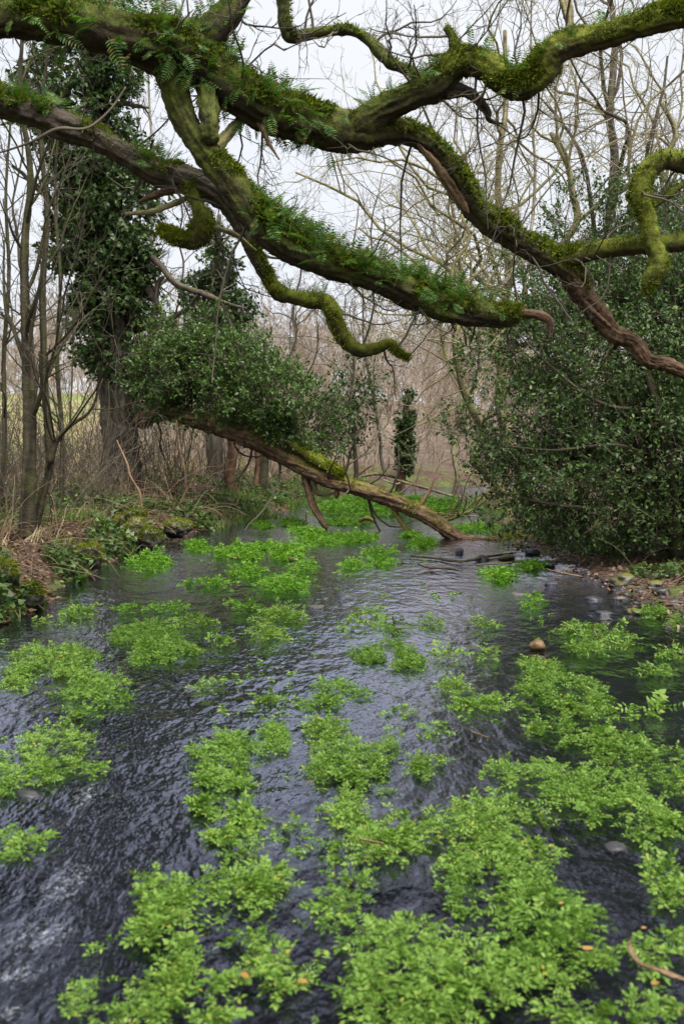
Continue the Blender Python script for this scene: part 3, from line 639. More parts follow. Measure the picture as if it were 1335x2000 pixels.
# ------------------------------------------------------------------ the leaning trunk across the stream, with its ivy
lean = Thing('fallen_tree', 'leaning dead trunk bridging the stream from the bank into the water', 'tree', at_z(965, 1052, .05))
def lean_part(name, rows, seed, mat, label=None, moss=0, mossmat=None, **kw):
    mk = kw.pop('mkw', {}); L = limb(lc([(a, b, Y, d*.72) for a, b, Y, d in rows]), seed, world_ctrl=True, step=.025, **kw)
    o = lean.part(name, (L['V'], L['F'], L['A']), mat, label=label)
    if moss:
        g = moss_tufts(L, moss, rng_(seed), **mk)
        if g: lean.part('moss', g, mossmat or M_MOSS, parent=o, kind='stuff', smooth=False)
    return L
LT = lean_part('trunk', [(272, 822, 22.6, 50), (310, 802, 22.3, 52), (370, 812, 22, 50), (440, 838, 21.6, 46), (510, 868, 21.2, 44), (570, 900, 20.8, 44), (630, 932, 20.3, 42), (690, 952, 19.8, 40), (745, 970, 19.4, 39), (800, 993, 18.9, 38), (845, 1015, 18.5, 36), (878, 1040, 18.2, 34), (905, 1055, 18.05, 30), (950, 1057, 17.9, 24), (1000, 1051, 17.9, 17), (1050, 1046, 18, 8)],
               301, M_LEAN, None, 4500, M_MOSSBRIGHT, sides=44, twist=.6, ridge=.13, mkw=dict(zmin=.1, patch=.35, length=(.02, .05)))
lean_part('broken_branch', [(594, 930, 20.6, 24), (604, 965, 20.5, 21), (612, 990, 20.4, 19), (625, 1012, 20.3, 17), (636, 1032, 20.2, 13)], 302, M_DEAD, 'dark red broken branch dropping into the water', sides=12, ridge=.15)
lean_part('broken_branch', [(612, 938, 20.5, 22), (620, 962, 20.5, 14), (640, 966, 20.3, 9), (655, 962, 20.2, 6)], 303, M_LICHEN, sides=10)
lean_part('broken_branch', [(656, 935, 20.1, 14), (658, 952, 20, 12), (657, 966, 20, 14), (656, 974, 20, 5)], 304, M_DEAD, sides=10)
lean_part('broken_branch', [(662, 945, 20.1, 22), (668, 925, 20, 15), (676, 910, 20, 9), (700, 895, 20, 4), (722, 885, 20, 2)], 305, M_DEAD, 'pointed dark snag', sides=10)
lean_part('broken_branch', [(766, 985, 19.2, 16), (775, 1008, 19.1, 13), (790, 1030, 19, 11), (806, 1052, 18.9, 7)], 306, M_LEANMOSS, 'mossy prop branch reaching down into the water', 500, M_MOSSBRIGHT, sides=10)
lean_part('broken_branch', [(815, 995, 18.8, 18), (828, 975, 18.8, 13), (840, 955, 18.8, 8), (850, 930, 18.8, 3)], 307, M_PALEWOOD, 'pale upright broken branch', sides=10)
lean_part('broken_branch', [(825, 1002, 18.7, 14), (855, 1018, 18.6, 10), (880, 1014, 18.5, 8), (905, 1004, 18.4, 5)], 308, M_LEANMOSS, None, 300, M_MOSSBRIGHT, sides=9)
LLM = lean_part('moss_mat', [(560, 862, 20.7, 16), (590, 882, 20.6, 30), (625, 902, 20.3, 36), (655, 918, 20, 26), (668, 930, 19.9, 8)], 309, M_MOSSY, 'thick mat of moss on the trunk', 2500, M_MOSSBRIGHT, sides=16, lump=.4, mkw=dict(zmin=-.2, patch=-.2, length=(.03, .07)))
r = rng_(310); g = Geo()
P, R = spawn(np.stack([np.array([at(830, 1005, 18.6), at(870, 1010, 18.4), at(920, 1000, 18.4), at(960, 990, 18.5)])]), np.full((1, 4), .035), 16, r, (.1, 1), 0, (20, 70), .25, .1, 8, .5, .009, abslen=(.5, 1.4)); g.add(*tubes(P, R, 4))
P, R = spawn(P, R, 5, r, (.2, 1), .5, (30, 70), .25, .03, 6, .6, .006); g.add(*tubes(P, R, 3))
lean.part('twigs', g, M_LICHEN, kind='stuff')

ivt = Thing('ivy_bush', 'big glossy evergreen ivy mound growing along the top of the leaning trunk', 'ivy', at(430, 835, 21.6))
E = [ell(380, 735, 21.8, 90, 55, 1.0), ell(470, 758, 21.5, 105, 65, 1.1), ell(545, 790, 21.2, 88, 62, 1.0), ell(610, 838, 20.9, 62, 36, .7), ell(340, 690, 22, 52, 55, .8), ell(420, 680, 21.9, 60, 45, .8), ell(510, 720, 21.3, 50, 40, .8), ell(650, 858, 20.8, 40, 22, .6), ell(575, 830, 20.9, 70, 40, .8), ell(310, 740, 22.1, 40, 50, .7)]
P, N = shell_points(E, 5200, rng_(401), 402, depth=(.25, 1.12), noise=.5, sc=1.0, hole=(1.4, -.2))
P2, N2 = shell_points(E, 900, rng_(405), 406, depth=(.95, 1.3), noise=.5, sc=.9); P = np.concatenate([P, P2]); N = np.concatenate([N, N2])
a, b = leaf_cloud(P, N, rng_(403), .088, OVATES, per=11, spread=.25)
ivt.part('leaves', a, M_IVYB, kind='stuff'); ivt.part('shoots', b, M_TWIG, kind='stuff')
r = rng_(404); ii = np.linspace(0, int(len(LT['C'])*.55), 24).astype(int)
P, R = spawn(LT['C'][ii][None], np.full((1, 24), .05), 34, r, (0, 1), 0, (40, 90), .16, .16, 9, .6, .01, abslen=(.7, 1.9)); ivt.part('stems', tubes(P, R, 4), M_TWIG)

# ------------------------------------------------------------------ ivy clad tree on the left bank
ivy = Thing('ivy_tree', 'tall tree smothered in dark ivy on the bank behind the saplings', 'tree', at(250, 968, 23))
tr = limb(lc([(252, 985, 23, 74), (250, 930, 23, 54), (246, 860, 23, 48), (240, 760, 23, 46), (228, 640, 23, 44), (215, 500, 23, 52), (200, 350, 23, 46), (185, 200, 23, 40), (170, 40, 23, 30), (160, -120, 23, 18)]), 411, sides=26, step=.06, ridge=.2, world_ctrl=True)
ivy.part('trunk', (tr['V'], tr['F'], tr['A']), M_GREYBARK)
tr2 = limb(lc([(215, 985, 23.4, 50), (222, 900, 23.3, 40), (218, 800, 23.2, 38), (208, 700, 23.1, 36), (205, 600, 23, 30)]), 412, sides=16, step=.06, ridge=.2, world_ctrl=True)
ivy.part('trunk', (tr2['V'], tr2['F'], tr2['A']), M_GREYBARK)
r = rng_(413); ii = np.linspace(0, len(tr['C'])-1, 20).astype(int)
P, R = tr['C'][ii][None], tr['R'][ii][None]
P1, R1 = spawn(P, R, 12, r, (.4, .95), 0, (50, 90), .18, .08, 10, .4, .02, abslen=(1.2, 3))
for k in range(len(P1)): ivy.part('branch', tubes(P1[k:k+1], R1[k:k+1], 6), M_GREYBARK)
for rows in ([(262, 478, 22.6, 15), (310, 515, 22.3, 13), (345, 555, 22, 12), (400, 575, 21.8, 10), (440, 592, 21.6, 8), (480, 602, 21.5, 3)], [(435, 592, 21.6, 7), (450, 635, 21.5, 6), (465, 670, 21.4, 7), (482, 690, 21.4, 4)],
             [(285, 560, 22.6, 16), (310, 600, 22.5, 12), (330, 640, 22.4, 8)], [(280, 700, 22.7, 20), (300, 650, 22.6, 14), (308, 560, 22.5, 10), (320, 540, 22.4, 6)]):
    L = limb(lc(rows), 414, sides=8, step=.05, world_ctrl=True); o = ivy.part('branch', (L['V'], L['F'], L['A']), M_OAKBARE)
g = Geo(); P, R = spawn(P1, R1, 6, r, (.3, 1), .5, (30, 70), .22, 0, 7, .5, .007); g.add(*tubes(P, R, 3)); P, R = spawn(P, R, 4, r, (.3, 1), .5, (30, 70), .22, -.03, 5, .5, .006); g.add(*tubes(P, R, 3))
ivy.part('twigs', g, M_TWIG, kind='stuff')
E = [ell(230, 690, 22.9, 46, 45, .7), ell(225, 640, 22.9, 56, 70, .8), ell(222, 560, 22.9, 72, 70, 1.0), ell(205, 480, 22.9, 82, 75, 1.1), ell(190, 390, 22.9, 85, 75, 1.1), ell(170, 300, 22.9, 92, 75, 1.2), ell(150, 210, 22.9, 100, 70, 1.2), ell(160, 120, 22.9, 100, 60, 1.2), ell(255, 520, 22.7, 40, 60, .6), ell(245, 400, 22.7, 42, 60, .7), ell(225, 140, 22.8, 50, 50, .8),
     ell(90, 160, 22.8, 50, 50, .8), ell(130, 460, 22.9, 36, 70, .6), ell(165, 620, 22.9, 30, 60, .6), ell(170, 20, 23, 90, 60, 1.1)]
P, N = shell_points(E, 9500, rng_(415), 416, depth=(.45, 1.1), noise=.34, hole=(1.2, -.34))
a, b = leaf_cloud(P, N, rng_(417), .105, IVYS, per=7, spread=.2, hang=.35)
ivy.part('ivy', a, M_IVY, kind='stuff', label='dark glossy ivy'); ivy.part('ivy_shoots', b, M_TWIG, kind='stuff')

iv2 = Thing('ivy_tree', 'slimmer ivy covered tree standing just behind the ivy mound', 'tree', at(420, 940, 28))
tr = limb(lc([(420, 960, 28, 34), (418, 800, 28, 30), (415, 650, 28, 24), (420, 520, 28, 18), (428, 420, 28, 8)]), 421, sides=14, step=.1, world_ctrl=True); iv2.part('trunk', (tr['V'], tr['F'], tr['A']), M_GREYBARK)
P, N = shell_points([ell(415, 660, 28, 50, 60, .8), ell(405, 590, 28, 52, 50, .8), ell(425, 530, 28, 34, 45, .6), ell(460, 600, 28, 30, 30, .5), ell(425, 470, 28, 18, 30, .4)], 1700, rng_(422), 423, depth=(.5, 1.1), noise=.3)
a, b = leaf_cloud(P, N, rng_(424), .11, IVYS, per=6, spread=.24); iv2.part('ivy', a, M_IVY, kind='stuff'); iv2.part('shoots', b, M_TWIG, kind='stuff')
r = rng_(425); ii = np.linspace(0, len(tr['C'])-1, 16).astype(int); P, R = spawn(tr['C'][ii][None], tr['R'][ii][None], 14, r, (.4, 1), 0, (30, 70), .15, .1, 8, .4, .012, abslen=(1, 2.6)); g = Geo(); g.add(*tubes(P, R, 4))
P, R = spawn(P, R, 6, r, (.2, 1), .5, (30, 60), .15, .05, 6, .5, .008); g.add(*tubes(P, R, 3)); iv2.part('twigs', g, M_TWIGPALE, kind='stuff')

stump = Thing('ivy_stump', 'dead broken stem wrapped in ivy where the stream bends away', 'tree', at(785, 962, 33))
tr = limb(lc([(780, 968, 33, 20), (785, 920, 33, 17), (790, 860, 33, 16), (792, 800, 33, 12), (795, 762, 33, 6)]), 431, sides=12, step=.1, world_ctrl=True); stump.part('trunk', (tr['V'], tr['F'], tr['A']), M_LEAN)
P, N = shell_points([ell(790, 880, 33, 15, 42, .3), ell(792, 815, 33, 15, 35, .3), ell(795, 775, 33, 8, 14, .2)], 620, rng_(432), 433, depth=(.4, 1.05)); a, b = leaf_cloud(P, N, rng_(434), .1, IVYS, per=6, spread=.15); stump.part('ivy', a, M_IVY, kind='stuff')
r = rng_(435); ii = np.linspace(0, len(tr['C'])-1, 16).astype(int); P, R = spawn(tr['C'][ii][None], tr['R'][ii][None], 16, r, (.1, .9), 0, (40, 90), .2, .02, 8, .3, .012, abslen=(.6, 1.8)); g = Geo(); g.add(*tubes(P, R, 4)); P, R = spawn(P, R, 5, r, (.2, 1), .5, (30, 70), .2, 0, 6, .5, .009); g.add(*tubes(P, R, 3)); stump.part('twigs', g, M_TWIGPALE, kind='stuff')

sh2 = Thing('evergreen_bush', 'loose green evergreen bush on the far bank beyond the ivy mound', 'bush', at(690, 945, 31))
P, N = shell_points([ell(690, 740, 31, 38, 45, .8), ell(705, 790, 31, 36, 40, .8), ell(670, 800, 31, 30, 50, .7), ell(685, 860, 31, 40, 30, .8)], 800, rng_(441), 442, depth=(.3, 1.25), noise=.5, hole=(1.6, -.1)); a, b = leaf_cloud(P, N, rng_(443), .12, OVATES, per=6, spread=.28); sh2.part('leaves', a, M_IVY, kind='stuff')
P0, R0 = trunk_poly(at(690, 955, 31), at(690, 690, 31), .09, .03, 10, .1, rng_(444)); sh2.part('trunk', tubes(P0, R0, 7), M_GREYBARK)
P, R = spawn(P0, R0, 16, rng_(445), (.2, 1), .35, (30, 70), .2, .05, 8, .5, .012); g = Geo(); g.add(*tubes(P, R, 4)); P, R = spawn(P, R, 6, rng_(446), (.2, 1), .5, (30, 70), .2, 0, 6, .5, .009); g.add(*tubes(P, R, 3)); sh2.part('twigs', g, M_TWIGPALE, kind='stuff')

# ------------------------------------------------------------------ holly on the right bank
hol = Thing('holly_bush', 'broad dark glossy holly leaning over the water on the stony bank', 'bush', at_z(1260, 1075, .25))
E = [ell(1180, 720, 14.6, 190, 190, 1.5), ell(1310, 620, 15.0, 150, 200, 1.5), ell(1260, 890, 14.2, 210, 150, 1.5), ell(1020, 830, 14.4, 105, 95, .9), ell(1090, 930, 14.0, 125, 85, 1.0), ell(1060, 670, 14.8, 85, 75, .8), ell(1150, 570, 15.3, 95, 85, .9), ell(1200, 1015, 13.8, 150, 55, 1.0), ell(1380, 860, 14, 140, 220, 1.3), ell(1400, 540, 15.2, 130, 170, 1.2)]
P, N = shell_points(E, 13000, rng_(501), 502, depth=(.45, 1.08), noise=.24, hole=(1.3, -.52), keep=lambda P: P[:, 2] > .28)
a, b = leaf_cloud(P, N, rng_(503), .068, HOLLYS, per=8, spread=.2)
hol.part('crown', a, M_HOLLY, kind='stuff'); hol.part('shoots', b, M_TWIG, kind='stuff')
P, N = shell_points([ell(1120, 440, 16, 70, 75, .8), ell(1200, 420, 16, 80, 70, .8), ell(1040, 520, 15.6, 60, 40, .6), ell(1300, 400, 16, 80, 70, .8), ell(930, 700, 14.6, 40, 45, .5), ell(890, 830, 14.4, 30, 40, .4), ell(960, 930, 14.2, 55, 45, .5), ell(1020, 1000, 14, 70, 40, .5)], 900, rng_(504), 505, depth=(.2, 1.1), noise=.4)
a, b = leaf_cloud(P, N, rng_(506), .075, HOLLYS, per=8, spread=.22); hol.part('outer_sprays', a, M_HOLLY, kind='stuff'); hol.part('shoots', b, M_TWIG, kind='stuff')
for k, rows in enumerate(([(1320, 1085, 13.6, 34), (1310, 960, 13.5, 30), (1300, 860, 13.4, 26), (1265, 740, 13.6, 20), (1230, 640, 14, 12)], [(1325, 1085, 13.7, 26), (1290, 960, 13.7, 22), (1240, 850, 13.6, 18), (1180, 720, 13.9, 10)], [(1335, 1080, 13.9, 34), (1345, 900, 14, 30), (1370, 700, 14.2, 24), (1350, 500, 14.8, 14)],
                          [(1310, 1000, 13.5, 14), (1240, 950, 13.1, 11), (1120, 880, 13.2, 9), (1010, 800, 13.8, 5)], [(1300, 1040, 13.5, 12), (1200, 1000, 13, 10), (1080, 985, 13.0, 8), (960, 960, 13.5, 4)], [(1290, 900, 13.4, 10), (1200, 870, 12.9, 9), (1080, 880, 12.9, 7), (980, 870, 13.4, 4)], [(1300, 800, 13.5, 10), (1180, 790, 13, 8), (1080, 720, 13.2, 6), (1000, 640, 13.6, 3)])):
    L = limb(lc([(a, b, Y+(.35 if k > 2 else 0), d*.8) for a, b, Y, d in rows]), 510+k, sides=10, step=.06, world_ctrl=True); hol.part('stem', (L['V'], L['F'], L['A']), M_OAKBARE if k > 2 else M_SAPBARK)

# ------------------------------------------------------------------ slender saplings on the left bank
SAP = [('sapling', 'thickest slender tree at the water side of the bank, leaning slightly', [(52, 1050, 14.6, 34), (56, 960, 14.6, 29), (58, 850, 14.6, 26), (56, 740, 14.6, 24), (50, 620, 14.6, 20), (48, 480, 14.6, 16), (60, 340, 14.6, 12), (40, 180, 14.6, 9), (50, 0, 14.6, 6)], 9),
       ('sapling', 'forked sapling curving up close behind the thickest slender tree', [(66, 1045, 14.9, 22), (82, 970, 14.9, 19), (98, 905, 14.9, 17), (92, 820, 14.9, 14), (86, 700, 14.9, 13), (84, 560, 14.9, 12), (92, 420, 14.9, 10), (80, 250, 14.9, 8), (96, 80, 14.9, 5)], 8),
       ('sapling', 'thin sapling splitting right from the fork and bending over', [(98, 905, 14.8, 13), (112, 860, 14.8, 10), (140, 830, 14.8, 8), (178, 800, 14.8, 6), (200, 740, 14.8, 4)], 4),
       ('sapling', 'thin dark sapling at the picture edge with upright shoots', [(2, 980, 15.5, 14), (10, 850, 15.5, 12), (8, 700, 15.5, 11), (18, 540, 15.5, 9), (12, 380, 15.5, 7), (24, 200, 15.5, 5)], 9),
       ('sapling', 'sapling standing before the ivy tree with long whippy twigs', [(120, 985, 17.5, 12), (122, 860, 17.5, 11), (112, 700, 17.5, 10), (118, 540, 17.5, 8), (108, 380, 17.5, 7), (120, 180, 17.5, 5)], 9)]
for k, (nm, lb, rows, kd) in enumerate(SAP):
    L = limb(lc([(a, b, Y-(1.2 if k < 3 else 0), d*(.95 if k < 3 else .78)) for a, b, Y, d in rows]), 520+k, sides=12, step=.06, world_ctrl=True, lump=.12); T = Thing(nm, lb, 'tree', L['C'][0], 'slender bare saplings on the grassy bank')
    T.part('trunk', (L['V'], L['F'], L['A']), M_SAPBARK); r = rng_(530+k); ii = np.linspace(0, len(L['C'])-1, 20).astype(int)
    P1, R1 = spawn(L['C'][ii][None], L['R'][ii][None], kd+3, r, (.18, .95), 0, (25, 60), .1, .05, 12, .5, .008, abslen=(1.0, 2.6))
    for q in range(len(P1)): T.part('branch', tubes(P1[q:q+1], R1[q:q+1], 5), M_SAPBARK)
    g = Geo(); P, R = spawn(P1, R1, 6, r, (.15, 1), .45, (25, 60), .13, .02, 8, .55, .0045); g.add(*tubes(P, R, 3)); P, R = spawn(P, R, 3, r, (.2, 1), .5, (25, 60), .16, 0, 5, .55, .004); g.add(*tubes(P, R, 3))
    T.part('twigs', g, M_TWIG, kind='stuff')
# a pale blurred whip close to the lens
W1 = limb(lc([(-60, 312, 5.8, 3), (0, 298, 5.8, 4), (60, 278, 5.8, 5), (112, 252, 5.8, 7), (170, 250, 5.8, 5), (215, 215, 5.8, 4), (246, 170, 5.8, 2)]), 561, sides=8, step=.02, world_ctrl=True)
single('bare_twig', (W1['V'], W1['F'], W1['A']), M_TWIG, 'pale bare twig close to the lens crossing the middle limb', 'twig', loc=W1['C'][0])

# ------------------------------------------------------------------ bare trees behind
def gz(x, y): return float(height(np.array([x]), np.array([y]))[0])
def tree_at(px, Y, toppy, **kw):
    x = (px-CX)/FPX*Y; b = np.array([x, Y, gz(x, Y)-.05]); t = at(kw.pop('toppx', px), toppy, Y); return b, t
for nm, lb, px, Y, tpx, tpy, r0, seed, mat, tm, kw in [
    ('bare_oak', 'pale lichened bare oak straight behind the falling main limb', 965, 26, 985, 60, .2, 601, M_LICHEN, M_TWIGLICH, dict(kids=(12, 7, 5, 3), wig=.3, tw=.2, ratio=(.75, .6, .6, .55), ang=(35, 75), up=.03)),
    ('bare_oak', 'spreading bare oak rising behind the holly top', 1110, 22, 1075, 260, .2, 602, M_LICHEN, M_TWIGLICH, dict(kids=(12, 7, 5, 3), wig=.34, tw=.2, ang=(35, 80), ratio=(.85, .6, .6, .55), up=.03)),
    ('bare_ash', 'tall pale grey tree behind the holly with thick trunk', 1190, 25, 1195, -120, .22, 603, M_GREYBARK, M_TWIGPALE, dict(kids=(12, 7, 5, 3), wig=.2, tw=.1)),
    ('bare_ash', 'bare tree at the far edge above the hooked branch', 1300, 24, 1290, 200, .2, 604, M_LICHEN, M_TWIGLICH, dict(kids=(12, 7, 5, 3), wig=.32, tw=.2, ang=(35, 80), ratio=(.85, .6, .6, .55), up=.03)),
    ('bare_birch', 'thin pale straight tree between the oak and the ash', 1045, 31, 1040, -80, .09, 605, M_PALEBARK, M_TWIGPALE, dict(kids=(10, 6, 5, 3), wig=.16, tw=.08)),
    ('bare_oak', 'mossy crooked bare tree leaning from behind the holly edge', 990, 21, 900, 420, .12, 606, M_LICHEN, M_TWIGLICH, dict(kids=(11, 7, 5, 3), wig=.3, tw=.2, ang=(30, 80), ratio=(.8, .6, .6, .55), up=.02)),
    ('bare_birch', 'thin white stemmed tree seen between the two upper limbs', 296, 34, 294, 30, .11, 607, M_PALEBARK, M_TWIG, dict(kids=(8, 5, 4, 3), wig=.15, tw=.06)),
    ('bare_birch', 'shorter thin grey stem beside the white stemmed tree', 270, 36, 268, 170, .09, 608, M_PALEBARK, M_TWIG, dict(kids=(8, 5, 4, 3), wig=.15, tw=.06)),
    ('bare_tree', 'fine twigged bare tree in the open sky above the stream bend', 760, 38, 700, 400, .08, 609, M_GREYBARK, M_TWIG, dict(kids=(8, 5, 4, 3), wig=.2, tw=.14, rmin=.006)),
    ('bare_tree', 'fine twigged bare tree behind the lower limb and ivy mound', 560, 36, 590, 420, .08, 610, M_GREYBARK, M_TWIG, dict(kids=(8, 5, 4, 3), wig=.2, tw=.14, rmin=.006)),
    ('bare_tree', 'multi twigged tree directly over the far bank', 880, 34, 900, 380, .09, 611, M_LICHEN, M_TWIGLICH, dict(kids=(12, 7, 5, 3), wig=.24, tw=.16, rmin=.008)),
    ('bare_tree', 'bare twiggy tree behind the slender saplings', 60, 27, 40, 240, .08, 612, M_GREYBARK, M_TWIG, dict(kids=(11, 7, 6, 3), wig=.2, tw=.12)),
    ('bare_tree', 'bare tree between the ivy tree and its slimmer ivy neighbour', 345, 32, 350, 380, .08, 613, M_GREYBARK, M_TWIG, dict(kids=(10, 6, 5, 4), wig=.2, tw=.12)),
]:
    b, t = tree_at(px, Y, tpy, toppx=tpx); bare_tree(nm, lb, b, t, r0, seed, mat, tm, **kw)

# straight stems on the far left bank beyond the leaning trunk
for k, (px, Y, w, tp, lb) in enumerate([(455, 25, 26, 700, 'reddish upright stem under the leaning trunk, widest of three'), (500, 27, 20, 720, 'mossy upright stem under the leaning trunk, middle of three'), (518, 26, 18, 720, 'dark upright stem under the leaning trunk, nearest the water')]):
    x = (px-CX)/FPX*Y; b = np.array([x, Y, gz(x, Y)-.1]); bare_tree('upright_stem', lb, b, at(px+8, tp, Y), w*.5*Y/FPX, 640+k, M_LEAN if k != 2 else M_SAPBARK, M_TWIG, 'stems standing under the leaning trunk', kids=(8, 5, 4), ratio=(.5, .6, .6), r1=.5, tw=.03)

# far wood: bare coppice trees
protos = []
for k in range(5):
    protos.append(bare_tree('coppice_tree', 'thin bare grey brown tree in the wood up the valley', np.zeros(3), np.array([.3*(k-2), 0, 5.8+k*.4]), .045, 660+k, M_TWIGPINK, M_TWIGPINK, 'bare trees of the wood up the valley', kids=(13, 7, 4), ratio=(.6, .55, .5), wig=.2, up=.12, ang=(20, 60), rmin=.011, split=False, sides=6, t0=.05, tw=.16))
r = rng_(670); k = 0
spots = []
while len(spots) < 240:
    y = 42+r.random()**1.4*75; x = r.uniform(-.42, .40)*y+r.normal()*1.5
    if max(*[float(v) for v in bank_d(np.array(x), np.array(y))]) < .5 or (x < -.24*y and y < 60): continue
    spots.append((x, y))
for k, (x, y) in enumerate(spots):
    loc = (x, y, gz(x, y)-.1); rz = r.uniform(0, 6.28); s = r.uniform(.7, 1.15)
    if k < 5:
        o = protos[k].o; o.location = loc; o.rotation_euler = (0, 0, rz); o.scale = (s,)*3
    else: copy_tree(protos[k % 5].o, loc, rz, s)

# twiggy thickets: far bank scrub and hedge behind the left bank
def thicket(name, label, pts, hgt, seed, mat, rmin=.006, kids=(5, 4), lean=.25):
    r = rng_(seed); n = len(pts); d = norm(np.array([0, 0, 1.0])+r.normal(size=(n, 3))*lean); h = r.uniform(.5, 1.2, n)*hgt; m = 8; p = pts.copy(); Ps = [p]
    for i in range(m-1): d = norm(d+r.normal(size=(n, 3))*.13); p = p+d*(h/(m-1))[:, None]; Ps.append(p)
    P = np.stack(Ps, 1); R = np.maximum(r.uniform(1.2, 3.0, n)[:, None]*rmin*np.linspace(1, .35, m)[None], rmin*.6); g = Geo(); g.add(*tubes(P, R, 4))
    for kk in kids: P, R = spawn(P, R, kk, r, (.2, 1), .45, (20, 60), .16, .03, 6, .6, rmin*.8); g.add(*tubes(P, R, 3))
    return single(name, g, mat, label, kind='stuff')
def scatter(n, r, xr, yr, cond):
    out = []
    while sum(len(o) for o in out) < n:
        x = r.uniform(*xr, n); y = r.uniform(*yr, n); l, rr = bank_d(x, y); k = cond(x, y, l, rr); out.append(np.stack([x, y, height(x, y)-.03], -1)[k])
    return np.concatenate(out)[:n]
inview = lambda x, y, m=1.08: np.abs(x) < .3433*m*y+.6
thicket('scrub', 'grey brown twiggy scrub beyond the stream bend', scatter(280, rng_(701), (-9, 12), (31, 50), lambda x, y, l, q: ((l > .8) | (q > .6)) & inview(x, y)), 2.3, 702, M_TWIGPINK, .01, kids=(5, 3))
thicket('hillside_wood', 'hazy brown bare wood covering the slope up the valley', scatter(190, rng_(709), (-40, 44), (58, 125), lambda x, y, l, q: ((l > 1) | (q > 1)) & inview(x, y)), 5.0, 710, M_TWIGPINK, .024, kids=(5, 3))
thicket('hedge_scrub', 'tangled bare scrub behind the grassy bank', scatter(200, rng_(703), (-11, -2), (19, 31), lambda x, y, l, q: (l > 1.6) & inview(x, y)), 2.3, 704, M_TWIG, .007, kids=(5, 3))
thicket('bank_scrub', 'thin bare shoots along the near bank', scatter(120, rng_(705), (-8, -3.5), (11, 20), lambda x, y, l, q: (l > .9) & inview(x, y)), 1.7, 706, M_TWIG, .0045, kids=(5, 3))
thicket('holly_scrub', 'brown scrub beyond the holly', scatter(110, rng_(707), (3.5, 12), (18, 30), lambda x, y, l, q: (q > .7) & inview(x, y)), 2.2, 708, M_TWIGPINK, .007)

# ------------------------------------------------------------------ bank cover
def canes(n, seed, xr, yr, cond, ln=(.5, 1.7), rad=.0045):
    r = rng_(seed); p = scatter(n, r, xr, yr, cond); d = norm(np.stack([r.normal(size=n)*.8, r.normal(size=n)*.6, r.uniform(.3, 1.4, n)], -1)); L = r.uniform(*ln, n); m = 8; Ps = [p]
    for i in range(m-1): d = norm(d+r.normal(size=(n, 3))*.1+np.array([0, 0, -.17])); p = p+d*(L/(m-1))[:, None]; Ps.append(p)
    P = np.stack(Ps, 1); P[:, :, 2] = np.maximum(P[:, :, 2], height(P[:, :, 0], P[:, :, 1])+.02)
    return tubes(P, rad*r.uniform(.6, 1.7, n)[:, None]*np.linspace(1, .5, m)[None], 3)
left = lambda lo, hi=99: (lambda x, y, l, q: (l > lo) & (l < hi) & inview(x, y))
right = lambda lo, hi=99: (lambda x, y, l, q: (q > lo) & (q < hi) & inview(x, y))
g = Geo(); g.add(*canes(1500, 711, (-9, -2.5), (9, 22), left(.35), (.35, 1.3))); g.add(*canes(1000, 712, (-11, -1), (19, 33), left(.4), (.7, 2), .007)); g.add(*canes(160, 713, (3, 7), (9, 20), right(.5), (.3, 1)))
single('bramble_canes', g, M_CANE, 'tangle of dead bramble canes and stalks on the banks', kind='stuff')
def flat(n, seed, xr, yr, cond, size, tmpl, lift=(0, .03), tilt=.4, up=0.0):
    r = rng_(seed); p = scatter(n, r, xr, yr, cond); p[:, 2] += .03+r.uniform(*lift, n); X = norm(np.stack([r.normal(size=n), r.normal(size=n), r.normal(size=n)*.3+up], -1)); Z = norm(np.array([0, 0, 1.0])+r.normal(size=(n, 3))*tilt)
    return leaves(p, X, Z, r.uniform(.6, 1.3, n)*size, *tmpl)
g = Geo(); g.add(*flat(10000, 721, (-9, -2.5), (9, 20), left(-.05), .075, LITTER)); g.add(*flat(7000, 722, (-11, 0), (19, 36), left(0), .11, LITTER)); g.add(*flat(5000, 723, (2.6, 7.5), (8.5, 20), right(-.1), .07, LITTER))
single('leaf_litter', g, M_LITTER, 'brown fallen leaves covering both banks', kind='stuff')
def clumped(lo, hi, seed, th, side=0, zt=1.2):
    def f(x, y, l, q):
        d = l if side == 0 else q
        return (d > lo) & (d < hi) & inview(x, y) & (fbm(np.stack([x*zt, y*zt, x*0], -1), seed, 2) > th)
    return f
g = Geo(); g.add(*flat(14000, 731, (-9, -2.5), (9, 20), clumped(-.05, 5, 5, -.06), .075, IVYS, (0, .3), .7)); g.add(*flat(9000, 732, (-10, 0), (19, 34), clumped(.2, 5, 6, .0), .1, IVYS, (0, .25), .6)); g.add(*flat(6500, 733, (2.8, 7), (11, 20), clumped(.5, 4, 7, -.1, 1), .07, IVYS, (0, .15), .6))
single('ground_ivy', g, M_GROUNDLEAF, 'ivy and bramble leaves trailing over the banks', kind='stuff')
g = Geo(); g.add(*flat(4500, 741, (-9, -2.5), (9, 20), clumped(-.05, 1.5, 15, .1), .22, BLADE, (-.02, .02), .4, 1.2)); g.add(*flat(9000, 742, (-8, 3), (20, 37), clumped(-.2, 1.6, 16, -.1), .24, BLADE, (-.02, .02), .4, 1.2)); g.add(*flat(3500, 743, (2.5, 8), (17, 34), clumped(-.1, 2, 17, -.1, 1), .22, BLADE, (-.02, .02), .4, 1.2))
single('bank_grass', g, M_GRASS, 'fresh green grass and herbs along the water line', kind='stuff')
g = Geo(); g.add(*flat(5500, 751, (-26, -4), (17, 60), lambda x, y, l, q: (l > 3) & inview(x, y), .5, BLADE, (-.02, .02), .4, 1.3)); g.add(*flat(700, 752, (-9, -3), (10, 20), left(.5), .3, BLADE, (-.02, .05), .4, .8))
single('dead_grass', g, M_STRAW, 'straw coloured dead grass on the meadow and bank', kind='stuff')

